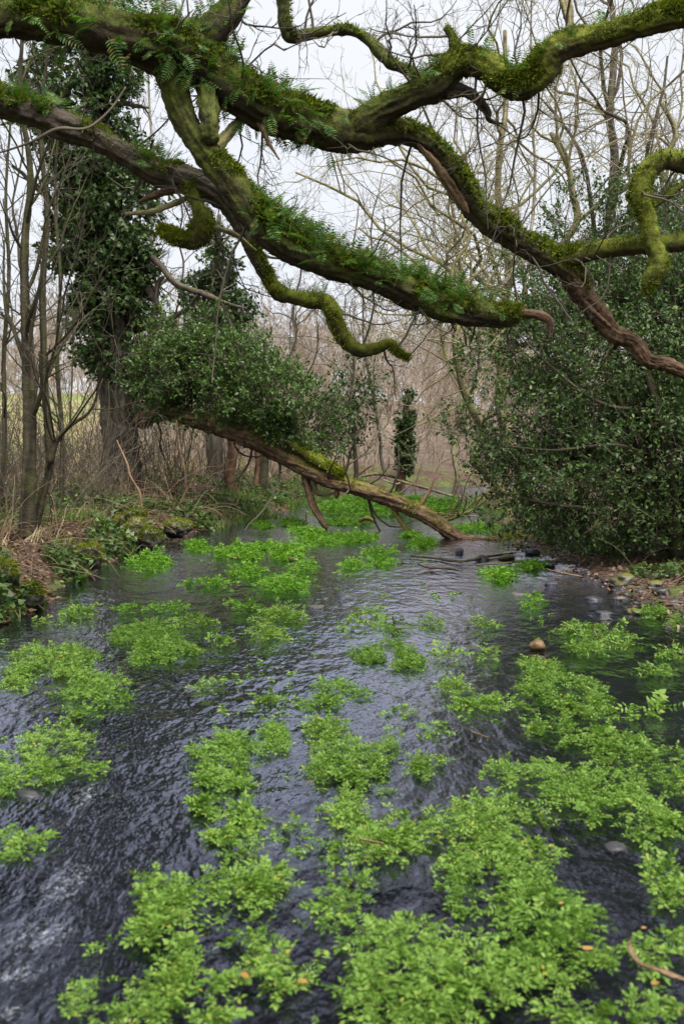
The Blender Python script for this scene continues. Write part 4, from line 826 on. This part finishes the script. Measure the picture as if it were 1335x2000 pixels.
# ------------------------------------------------------------------ stones
def stone_geo(c, rad, seed, sub=3, flatz=.55, sq=(1, 1)):
    import bmesh
    bm = bmesh.new(); bmesh.ops.create_icosphere(bm, subdivisions=sub, radius=1.0); V = np.array([v.co for v in bm.verts]); F = np.array([[v.index for v in f.verts] for f in bm.faces]); bm.free()
    f = 1+.5*fbm(V*1.1+seed*3.7, seed, 3)-.28*np.abs(vnoise(V*2.3, seed+2))+.1*vnoise(V*6, seed+1)
    V = V*f[:, None]; V = np.sign(V)*np.abs(V)**.9
    return V*np.array([rad*sq[0], rad*sq[1], rad*flatz])+np.asarray(c), [F]
def stone(px, py, w, mat, label, seed, z=.02, flatz=.5, group='stones in and beside the water', moss=0, mm=None, sub=3):
    z -= .012; c = at_z(px, py, z); rad = w*.5*c[1]/FPX; V, F = stone_geo(c, rad, seed, sub, flatz, (1, .8))
    o = single('stone', (V, F), mat, label, 'stone', group, loc=c); return o
stone(1047, 1262, 34, M_STONERUST, 'rusty orange stone alone in the water', 801, .04, .75)
stone(672, 1166, 40, M_STONE, 'flat dark stone breaking the water in mid stream', 802, .0, .35)
stone(620, 1188, 38, M_STONEPALE, 'pale pinkish stone just breaking the surface in mid stream', 803, .0, .35)
stone(1218, 1135, 52, M_STONEMOSS, 'largest mossy stone on the gravelly bank below the holly', 804, .06, .55)
stone(1278, 1142, 34, M_STONEMOSS, 'smaller mossy stone on the gravelly bank', 805, .06, .5)
stone(1208, 1170, 30, M_STONEPALE, 'pale flat stone at the gravel edge', 806, .02, .35)
stone(1070, 1103, 26, M_STONE, 'grey upright stone under the holly edge', 807, .04, .8)
stone(1075, 1142, 26, M_STONE, 'bluish grey stone standing in shallow water', 808, .02, .6)
stone(1010, 1162, 30, M_STONEPALE, 'light grey flat stone left of the shallows', 809, .0, .4)
stone(1180, 1200, 40, M_STONE, 'broad wet stone in the shallows', 810, .0, .4)
stone(1182, 1210, 26, M_STONEPALE, 'small tan stone in front of the broad wet stone', 811, .01, .4)
stone(1240, 1195, 34, M_STONEMOSS, 'moss fringed stone at the water edge', 812, .03, .5)
stone(1320, 1182, 36, M_STONEPALE, 'tan stone at the picture edge on the gravel', 813, .05, .5)
stone(1290, 1158, 40, M_STONE, 'grey boulder behind the tan stone', 814, .06, .55)
stone(1160, 1172, 36, M_STONE, 'wet grey stone off the gravel edge', 815, .0, .45)
stone(897, 1078, 18, M_STONE, 'dark stone at the foot of the leaning trunk', 816, .05, .9)
stone(940, 1092, 30, M_STONE, 'black wet stone among driftwood', 817, .03, .5)
stone(990, 1090, 34, M_STONEMOSS, 'mossy black stone beside the driftwood', 818, .04, .5)
stone(1040, 1078, 30, M_STONE, 'grey stone at the end of the driftwood', 819, .05, .5)
stone(1120, 1305, 40, M_STONE, 'submerged grey stone below the rusty one', 820, -.03, .4)
stone(605, 1530, 28, M_STONEPALE, 'small pinkish stone between the cress mats', 821, .0, .5)
stone(60, 1560, 70, M_STONE, 'brown wet stone showing through by the edge cress', 822, -.01, .4)
stone(520, 1868, 90, M_STONEPALE, 'brown flat stone half under the nearest cress', 823, -.05, .25)
stone(1200, 1660, 60, M_STONE, 'dark stone in the gap between the cress mats', 824, .0, .4)
r = rng_(830); g = Geo()
for k in range(230):
    c = scatter(1, r, (1.9, 4.2), (9, 18.5), lambda x, y, l, q: (q > -1.0) & (q < .5))[0]; V, F = stone_geo(c+[0, 0, .03], r.uniform(.03, .085), 840+k, 1, .55, (1, .8)); g.add(V, F)
single('gravel', g, M_STONE, 'small wet stones along the gravelly edge', kind='stuff')
def mossy_rock(label, blobs, seed):
    T = Thing('mossy_rock', label, 'rock', at(*blobs[0][:2], blobs[0][2]), 'mossy rocks at the grassy bank')
    for k, (px, py, Y, w, h) in enumerate(blobs):
        c = at(px, py, Y); V, F = stone_geo(c, w*.5*Y/FPX, seed+k, 4, h/w, (1, .8)); o = T.part('boulder', (V, F), M_STONEMOSS)
        rr = rng_(seed+k); N = norm(V-c); ok = np.nonzero(N[:, 2]+.4*fbm(V*3, 9) > .05)[0]; idx = rr.choice(ok, 1500); d = norm(N[idx]+rr.normal(size=(1500, 3))*.5)
        gg = Geo(); gg.add(*leaves(V[idx], d, rdir(rr, 1500), rr.uniform(.02, .05, 1500), *SPIKE, wid=np.full(1500, 1.6))); T.part('moss', gg, M_MOSSBRIGHT if k % 2 == 0 else M_MOSS, parent=o, kind='stuff', smooth=False)
mossy_rock('lumpy pile of mossy roots and rock at the bank edge', [(262, 1045, 16.1, 70, 62), (292, 1054, 15.9, 46, 44), (243, 1030, 16.3, 50, 50), (268, 1010, 16.3, 46, 36), (234, 1058, 15.8, 40, 34)], 851)
mossy_rock('single rounded yellow mossy boulder beside the mossy pile', [(348, 1032, 17.7, 56, 38)], 861)
mossy_rock('dark mossy hump under the slender saplings', [(168, 1088, 13.2, 62, 60), (120, 1075, 13.2, 60, 50)], 866)
mossy_rock('mossy hump at the very edge of the picture', [(5, 1125, 10.2, 62, 66), (60, 1165, 10.2, 50, 54)], 871)

# ------------------------------------------------------------------ sticks and driftwood
def stick(rows, label, mat, seed, name='stick', cat='stick', sides=12):
    rows = [(a+rng_(seed+i).normal()*1.6, b+rng_(seed+i+50).normal()*.8, Y, d*(.62 if 0 < i < len(rows)-1 else .4)) for i, (a, b, Y, d) in enumerate(rows)]
    L = limb(lc(rows), seed, sides=sides, step=.02, world_ctrl=True, lump=.35, ridge=.2); single(name, (L['V'], L['F'], L['A']), mat, label, cat, 'loose sticks and driftwood', loc=L['C'][0])
def onw(px, py, d, z=.03): p = at_z(px, py, z); return (px, py, float(p[1]), d)
stick([onw(695, 1022, 10, .02), onw(712, 1014, 12, .12), onw(724, 1014, 12, .12), onw(738, 1026, 8, .0)], 'curved driftwood branch arching out of the water', M_LEAN, 901)
stick([onw(800, 1086, 8), onw(850, 1090, 7), onw(905, 1097, 8), onw(960, 1087, 7), onw(1005, 1080, 6)], 'long dark driftwood log lying across the shallows', M_OAKBARE, 902)
stick([onw(815, 1101, 9, .09), onw(840, 1109, 9), onw(880, 1111, 7), onw(900, 1116, 5)], 'forked black driftwood with an upturned end', M_OAKBARE, 903)
stick([onw(930, 1104, 5), onw(990, 1100, 6), onw(1040, 1096, 4)], 'thin mossy stick on the gravel spit', M_LICHEN, 904)
stick([onw(1068, 1112, 6, .05), onw(1095, 1120, 6, .05), onw(1136, 1126, 4, .04)], 'pale stick lying at the holly foot', M_PALEWOOD, 905)
stick([onw(1095, 1122, 3, .05), (1108, 1108, 12.9, 3), (1116, 1100, 12.9, 2)], 'short upright twig sprouting off the pale stick', M_PALEWOOD, 906)
stick([onw(1270, 1170, 5, .08), onw(1310, 1174, 5, .08), onw(1345, 1178, 4, .08)], 'straight pale stick on the gravel at the edge', M_PALEWOOD, 907)
stick([onw(1290, 1212, 4, .05), onw(1302, 1203, 5, .12), onw(1322, 1211, 4, .06)], 'bent twig caught on cress near the edge', M_PALEWOOD, 908)
stick([onw(1160, 1232, 5, .1), onw(1163, 1242, 6, .06), onw(1165, 1250, 5, .02)], 'stub of cane standing in the cress by the gravel', M_PALEWOOD, 909)
stick([onw(1340, 1915, 16, .07), onw(1290, 1898, 15, .09), onw(1245, 1880, 12, .08), onw(1232, 1850, 14, .1), onw(1228, 1838, 8, .12)], 'pale twig resting on the nearest cress mat', M_PALEWOOD, 910)
stick([onw(915, 1428, 4, .03), onw(950, 1440, 5, .03)], 'straw afloat between the cress mats', M_PALEWOOD, 911)
stick([onw(700, 1638, 5, .08), onw(752, 1648, 5, .09)], 'straw lying on the diagonal cress mat', M_PALEWOOD, 912)
stick([(232, 860, 17.5, 5), (247, 905, 17.3, 8), (256, 930, 17.2, 7), (272, 962, 17.1, 7), (276, 998, 17, 6)], 'pale dead stem leaning down to the mossy pile', M_PALEWOOD, 913)
stick([(344, 820, 21, 7), (352, 870, 21, 8), (360, 920, 21, 7), (362, 965, 21, 6)], 'pale dead stem standing below the leaning trunk', M_PALEWOOD, 914)
stick([(0, 1140, 10.5, 7), (25, 1150, 10.4, 8), (50, 1165, 10.3, 6), (88, 1192, 10.1, 3)], 'pale stalk sticking out over the water from the near bank', M_PALEWOOD, 915)
stick([(88, 1170, 10.9, 4), (110, 1169, 10.9, 4), (132, 1169, 10.9, 3)], 'short pale stick at the bank foot', M_PALEWOOD, 916)
stick([onw(597, 1028, 4, .02), (597, 1015, 20.8, 4), (597, 998, 20.8, 2)], 'dark upright peg in the water by the red broken branch', M_SAPBARK, 917)
stick([onw(768, 1240, 3, .0), (768, 1222, 9.2, 4), (767, 1203, 9.2, 2)], 'thin dark twig poking up from a sprig in mid stream', M_SAPBARK, 918)
stick([onw(560, 1088, 10), onw(575, 1092, 9), onw(585, 1092, 6)], 'small pale driftwood piece in the far cress', M_PALEWOOD, 919)
stick([(690, 935, 34, 8), (715, 915, 34, 8), (728, 908, 34, 6)], 'pale fallen branch before the ivy stump', M_PALEWOOD, 920)
stick([(705, 930, 33.5, 9), (740, 925, 33.5, 11), (775, 932, 33.5, 9), (810, 945, 33.5, 6)], 'mossy log across the far stream end', M_LICHEN, 921)
stick([(770, 936, 32.5, 8), (830, 952, 32.3, 8), (880, 968, 32, 6), (925, 972, 32, 4)], 'low mossy branch trailing across the far water', M_LICHEN, 922)

# ------------------------------------------------------------------ watercress
def cress_geo(seed, pairs=4, lite=0):
    leaf = OVATES if lite else CRESSLEAF; r = rng_(seed); g = Geo(); n = 2 if lite else 6; t = np.linspace(0, 1, n); arch = r.uniform(.2, .5); C = lambda t: np.stack([t*.92, .1*math.sin(seed)*t**2, arch*t-(arch+r.uniform(0, .05))*t**2], -1)
    if lite < 2: g.add(*tubes(C(t)[None], np.linspace(.016, .008, n)[None], 3))
    tp = np.linspace(.3, .86, pairs); c = C(tp)
    for s in (-1, 1):
        X = norm(np.stack([np.full(pairs, .45), s*np.ones(pairs), r.normal(size=pairs)*.32], -1)); Z = np.array([0, 0, 1.0])+r.normal(size=(pairs, 3))*.42
        g.add(*leaves(c, X, Z, r.uniform(.21, .31, pairs), *leaf, wid=r.uniform(.8, 1.15, pairs)))
    g.add(*leaves(C(np.array([.93])), np.array([[1., r.normal()*.2, -.1]]), np.array([[0, .1, 1.]]), np.array([.32]), *leaf, wid=np.array([1.1])))
    return g.data()
CG = [cress_geo(i, 4+i % 3) for i in range(8)]
CL = [cress_geo(i, 4, 1) for i in range(8)]; CF = [cress_geo(i, 4, 2) for i in range(8)]
CM = [mk_mesh('cress_leaf', V, F, M_CRESS) for V, F in CG]
def in_ell(ells, n, r, seed, rough=.6):
    """points on the water inside pixel ellipses, even in world area"""
    out = []; A = 0
    for (a, b, rx, ry) in ells:
        rx *= .9; ry *= .9
        k = 4000; px = a+r.uniform(-1.3, 1.3, k)*rx; py = b+r.uniform(-1.3, 1.3, k)*ry; Pw = at_z(px, py)
        d = ((px-a)/rx)**2+((py-b)/ry)**2; Ymid = at_z(a, b)[1]; e = 1+rough*fbm(np.stack([Pw[:, 0]*11/max(1, Ymid*.2), Pw[:, 1]*3.4/max(1, Ymid*.2), Pw[:, 0]*0], -1), seed, 3)*2-.1
        w = (Pw[:, 1]/Pw[:, 1].max())**3; gap = fbm(np.stack([Pw[:, 0]*7.5, Pw[:, 1]*1.9, Pw[:, 0]*0], -1), 40, 3); ok = (d < e) & (r.random(k) < w) & ((gap > -.22) | (Ymid > 9)); ok = ok if ok.sum() > 5 else (d < 1); q = Pw[ok]; area = math.pi*(rx*Ymid/FPX)*(ry*Ymid**2/(1.7*FPX)); m = int(area*n)+3
        if len(q) == 0: continue
        sel = r.integers(0, len(q), m); out.append(np.concatenate([q[sel], np.sqrt(np.minimum(d[ok][sel], 1.3))[:, None]], 1))
    return np.concatenate(out)
def cress(label, ells, seed, dens=1500, size=.07, hgt=.028, near=True, mat=None, z0=.0, thing=True, name='watercress_clump', group='watercress clumps growing in the stream', nparts=70):
    r = rng_(seed); Q = in_ell(ells, dens*(2.0 if near and dens < 800 else 1), r, seed); n = len(Q); P = Q[:, :3].copy(); rad = Q[:, 3]
    c = P.mean(0); c[2] = 0; P[:, 2] = z0+hgt*np.clip(1.1-rad**2, 0, 1)*r.uniform(.25, 1.15, n)+.004
    out = norm((P-c)*np.array([1, 1, 0])+1e-6); X = norm(out*.35+np.array([0.05, -.35, .1])+r.normal(size=(n, 3))*np.array([.7, .7, .22])); Z = norm(np.array([0, -.12, 1.0])+r.normal(size=(n, 3))*.33); S = size*r.uniform(.5, 1.3, n)*(1+.3*fbm(P*3, seed, 2))
    T = Thing(name, label, 'water plant', c, group)
    order = np.argsort(-P[:, 2]-.02*(c[1]-P[:, 1])); k = min(nparts, n) if near else 0; M = mat4(P, X, Z, S)
    for i in order[:k]: T.inst('leaf', CM[i % 8], M[i])
    rest = order[k:]
    if len(rest):
        g = Geo()
        for j in range(8):
            s = rest[rest % 8 == j]
            if len(s): g.add(*leaves(P[s], X[s], Z[s], S[s], *(CL if near else CF)[j], wid=None if near else np.full(len(s), 1.25)))
        T.part('leaves', g, mat or (M_CRESS if near else M_CRESSFAR), kind='stuff')
# nearest mats
cress('biggest cress mat in the bottom corner, left of the dark channel', [(290, 1765, 80, 62), (310, 1850, 130, 80), (260, 1955, 125, 60), (400, 1930, 110, 46), (500, 1912, 80, 40), (385, 1990, 90, 40)], 1001, nparts=140)
cress('rounded cress cushion joined above the biggest bottom corner mat', [(455, 1748, 112, 38), (520, 1735, 55, 34), (370, 1765, 60, 30)], 1002)
cress('small yellowish cress tuft in the dark gap beside the biggest mat', [(492, 1825, 36, 24)], 1003)
cress('pale drowned looking cress clump between the two bottom mats', [(665, 1760, 88, 55), (620, 1790, 50, 30)], 1004, dens=529)
cress('wide cress mat along the bottom edge, right of the dark channel', [(740, 1850, 105, 60), (720, 1925, 75, 55), (850, 1945, 200, 55), (900, 1880, 150, 55), (1010, 1905, 110, 50), (780, 1990, 120, 30)], 1005, nparts=150)
cress('thick middle of the long diagonal cress mat', [(950, 1735, 110, 52), (1030, 1790, 130, 58), (1105, 1845, 90, 50), (1180, 1880, 70, 40)], 1006, nparts=120)
cress('humped upper part of the diagonal cress mat with a dark hollow', [(700, 1590, 65, 42), (820, 1625, 130, 50), (960, 1612, 120, 48), (1000, 1665, 115, 42), (770, 1660, 90, 36), (870, 1690, 70, 24)], 1007, nparts=140)
cress('head of the diagonal cress mat below the bright sky reflection', [(630, 1425, 55, 34), (690, 1468, 110, 42), (650, 1510, 80, 32), (720, 1530, 80, 26), (830, 1500, 58, 24)], 1008, nparts=110)
cress('cress in the bottom right corner of the picture', [(1240, 1985, 110, 45), (1130, 1990, 70, 25)], 1009)
cress('cress sprigs under the pale twig at the edge', [(1240, 1885, 60, 36), (1310, 1850, 50, 30)], 1010, dens=598)
cress('single cress clump cut by the edge above the pale twig', [(1310, 1745, 55, 44), (1285, 1700, 30, 20)], 1011)
cress('long cress band crossing from mid water to the edge', [(1040, 1512, 88, 22), (1150, 1532, 115, 34), (1200, 1592, 105, 46), (1270, 1625, 80, 34), (1080, 1560, 80, 22)], 1012, nparts=110)
cress('yellow green cress clump at the edge above the long band', [(1290, 1492, 75, 38), (1330, 1530, 40, 30), (1240, 1465, 40, 20)], 1013)
cress('scattered cress stream running down from the rusty stone', [(1030, 1308, 75, 20), (1090, 1340, 80, 24), (1110, 1385, 95, 26), (1080, 1415, 50, 20), (1150, 1445, 90, 24), (1180, 1472, 60, 18)], 1014, nparts=90)
cress('thin cress wisps left of the scattered cress stream', [(940, 1375, 70, 16), (870, 1345, 40, 14), (880, 1375, 30, 10)], 1015, dens=598)
cress('elongated cress clump left of the diagonal mat, upper lobe', [(480, 1428, 68, 40), (520, 1450, 50, 32), (430, 1490, 75, 42)], 1016, nparts=90)
cress('elongated cress clump left of the diagonal mat, lower lobe', [(420, 1560, 85, 36), (460, 1602, 62, 34), (370, 1575, 45, 20)], 1017, nparts=80)
cress('pale sparse cress under the elongated clump', [(385, 1650, 72, 30), (455, 1660, 45, 26)], 1018, dens=552)
cress('bright cress tuft at the edge above the painted glints', [(30, 1648, 75, 28)], 1019)
cress('sparse yellowish cress raft by the edge', [(120, 1462, 88, 34), (80, 1515, 75, 30), (165, 1500, 45, 25)], 1020, dens=529)
cress('cut off cress tuft at the edge below the sparse raft', [(8, 1532, 32, 26)], 1021)
cress('cress raft by the edge, upper band', [(95, 1284, 92, 26), (60, 1312, 65, 18)], 1022, dens=690)
cress('cress raft by the edge, middle band', [(125, 1332, 115, 24)], 1023, dens=690)
cress('cress raft by the edge, lowest short band', [(195, 1366, 72, 18), (160, 1402, 34, 12)], 1024, dens=690)
cress('oval cress raft with ragged tail in mid left water', [(275, 1242, 75, 26), (320, 1262, 70, 22), (300, 1285, 60, 16), (370, 1275, 30, 12)], 1025, dens=667)
cress('compact cress cushion right in mid stream', [(745, 1275, 60, 24), (790, 1295, 48, 20)], 1026, dens=758)
cress('small dark cress tuft heading the bright reflection', [(650, 1345, 42, 18), (628, 1375, 34, 18), (705, 1358, 26, 10)], 1027, dens=736)
cress('sunken pale cress left of the small dark tuft', [(510, 1372, 75, 16), (420, 1342, 40, 10)], 1028, dens=390, mat=M_CRESSWET, z0=-.015, hgt=.03)
cress('sunken pale cress in the bright reflection', [(560, 1625, 60, 25), (620, 1660, 60, 28)], 1029, dens=390, mat=M_CRESSWET, z0=-.02, hgt=.03)
cress('sunken pale cress beside the diagonal mat head', [(830, 1425, 70, 14), (780, 1390, 40, 14)], 1030, dens=322, mat=M_CRESSWET, z0=-.015, hgt=.03)
# farther clumps
FAR = [('bright feathery cress tuft nearest the mossy pile', [(300, 1102, 42, 15)]), ('small cress tuft off the bank under the mossy boulder', [(385, 1068, 24, 12)]), ('large dark cress cushion in mid water', [(555, 1145, 46, 18)]),
       ('broad far cress raft left of the red broken branch', [(470, 1082, 60, 16), (545, 1078, 60, 18)]), ('cress strip before the broad far raft', [(490, 1117, 50, 10)]), ('long cress patch around the red broken branch foot', [(640, 1055, 55, 12), (600, 1040, 40, 7)]),
       ('narrow cress patch right of the red broken branch', [(705, 1050, 30, 8)]), ('cress patch before the arching driftwood', [(680, 1020, 50, 7)]), ('paired cress patch in front of the trunk', [(690, 1108, 26, 9), (742, 1102, 26, 9)]),
       ('thin cress strip above the paired patch', [(740, 1080, 40, 6)]), ('cress under the prop branch', [(825, 1062, 32, 11), (800, 1048, 24, 6)]), ('tiny cress tuft left of the paired patch', [(590, 1108, 22, 8)]),
       ('cress cushion at the gravel spit', [(975, 1128, 38, 15)]), ('flat cress behind the gravel spit cushion', [(1030, 1108, 40, 8)]), ('two lobed cress tuft in the shallows', [(1038, 1174, 24, 7), (1030, 1190, 12, 5)]),
       ('cress wedge by the cane stub', [(1190, 1253, 52, 12), (1130, 1234, 55, 9)]), ('thin drowned cress before the cane stub', [(1130, 1275, 60, 10)]), ('cress sprig on the gravel edge', [(1275, 1200, 24, 11)]), ('cress sprig beside the bent twig', [(1325, 1218, 22, 9)]),
       ('cress strip at the edge below the cane stub', [(1320, 1285, 40, 10)]), ('low cress band right of the scattered stream', [(1260, 1320, 62, 9)]), ('last cress band before the edge clump', [(1250, 1392, 60, 9)]),
       ('cress sprig with the dark twig', [(768, 1228, 26, 8)]), ('small cress tuft right of the twig sprig', [(837, 1222, 20, 10)]), ('cress tuft above the twig sprig', [(720, 1203, 24, 9)]), ('little cress sprig left of the twig sprig', [(687, 1229, 12, 7)]),
       ('lone cress sprig in open water by the shallows', [(945, 1222, 15, 9)]), ('cress sprig above the scattered stream', [(965, 1283, 28, 9)]), ('yellow cress tuft right of the mid cushion', [(875, 1283, 34, 8)]), ('cress tuft above the oval raft tail', [(545, 1208, 42, 16)]), ('cress tuft below the larger one, near the raft tail', [(518, 1240, 38, 12)]),
       ('cress sprig over the oval raft', [(483, 1190, 26, 9)]), ('round cress tuft near the bank foot', [(155, 1200, 30, 11)]), ('flat cress sprig left of the round tuft', [(90, 1219, 20, 4)]), ('tiny cress sprig right of the round tuft', [(247, 1196, 15, 8)]), ('thin cress line above the oval raft', [(325, 1192, 38, 6)]), ('cress strip under the far raft', [(405, 1143, 42, 7)]),
       ('cress band right of the oval raft', [(375, 1220, 45, 10)]), ('cress tip off the oval raft tail', [(435, 1256, 20, 8)]), ('far cress patch behind the trunk on the right', [(925, 1035, 55, 10)]), ('cress patch close to the far left bank', [(510, 1028, 26, 7)]), ('cress patch farther along the far left bank', [(565, 1024, 34, 8)])]
for k, (lb, E) in enumerate(FAR):
    cress(lb, E, 1100+k, dens=480, size=.125, hgt=.045, near=False, mat=M_CRESSFAR if E[0][1] < 1200 else M_CRESS, group='small cress patches farther up the stream')
cress('continuous cress carpet closing the far end of the stream', [(790, 985, 110, 12), (850, 1000, 80, 9), (700, 985, 60, 8), (660, 1000, 60, 6), (740, 1005, 60, 6)], 1180, dens=130, size=.22, hgt=.1, near=False, group='small cress patches farther up the stream')
# small scraps of cress trailing between the mats
r = rng_(1250); px = r.uniform(0, 1335, 5200); py = r.uniform(1060, 1990, 5200); Pw = at_z(px, py)
ok = (fbm(np.stack([Pw[:, 0]*2.6, Pw[:, 1]*.8, px*0], -1), 77, 2)+.45*fbm(np.stack([Pw[:, 0]*9, Pw[:, 1]*3, px*0], -1), 78, 2) > .36) & (r.random(5200) < (Pw[:, 1]/16)**.8) & (np.minimum(*[-v for v in bank_d(Pw[:, 0], Pw[:, 1])]) > .3)
Pw = Pw[ok]; n = len(Pw); Pw[:, 2] = r.uniform(-.012, .012, n); g = Geo()
for j in range(8):
    k = np.arange(n)[np.arange(n) % 8 == j]; m_ = len(k); g.add(*leaves(Pw[k], norm(np.stack([r.normal(size=m_)*.5, -1+r.normal(size=m_)*.4, r.normal(size=m_)*.05], -1)), norm(np.array([0, 0, 1.])+r.normal(size=(m_, 3))*.2), r.uniform(.05, .12, m_)*(1+Pw[k, 1]*.03), *CL[j]))
single('cress_scraps', g, M_CRESS, 'thin scraps of cress trailing in the current between the mats', kind='stuff')
# yellowed leaves caught in the cress
for k, (px, py, w, lb) in enumerate([(1135, 1852, 34, 'orange dead leaf on the diagonal cress mat'), (1270, 1922, 30, 'orange dead leaf under the pale twig'), (1250, 1812, 18, 'small orange leaf beside the dark channel edge'), (1090, 1765, 18, 'pale orange leaf on the thick middle mat'), (115, 1282, 14, 'orange leaf on the upper raft by the edge'), (470, 1900, 40, 'yellow stem end curling out of the biggest mat'), (580, 1915, 36, 'yellow curled leaf at the tip of the biggest mat'), (455, 1090, 16, 'brown leaf caught in the far cress raft')]):
    c = at_z(px, py, .05); s = .7*w*c[1]/FPX; r = rng_(1300+k); V, F = leaves(c[None], np.array([[1., r.normal()*.5, .1]]), np.array([[0, -.3, 1.]]), np.array([s]), *OVATE); single('dead_leaf', (V, F), M_YELLOW, lb, 'leaf', 'dead leaves caught in the cress', loc=c)
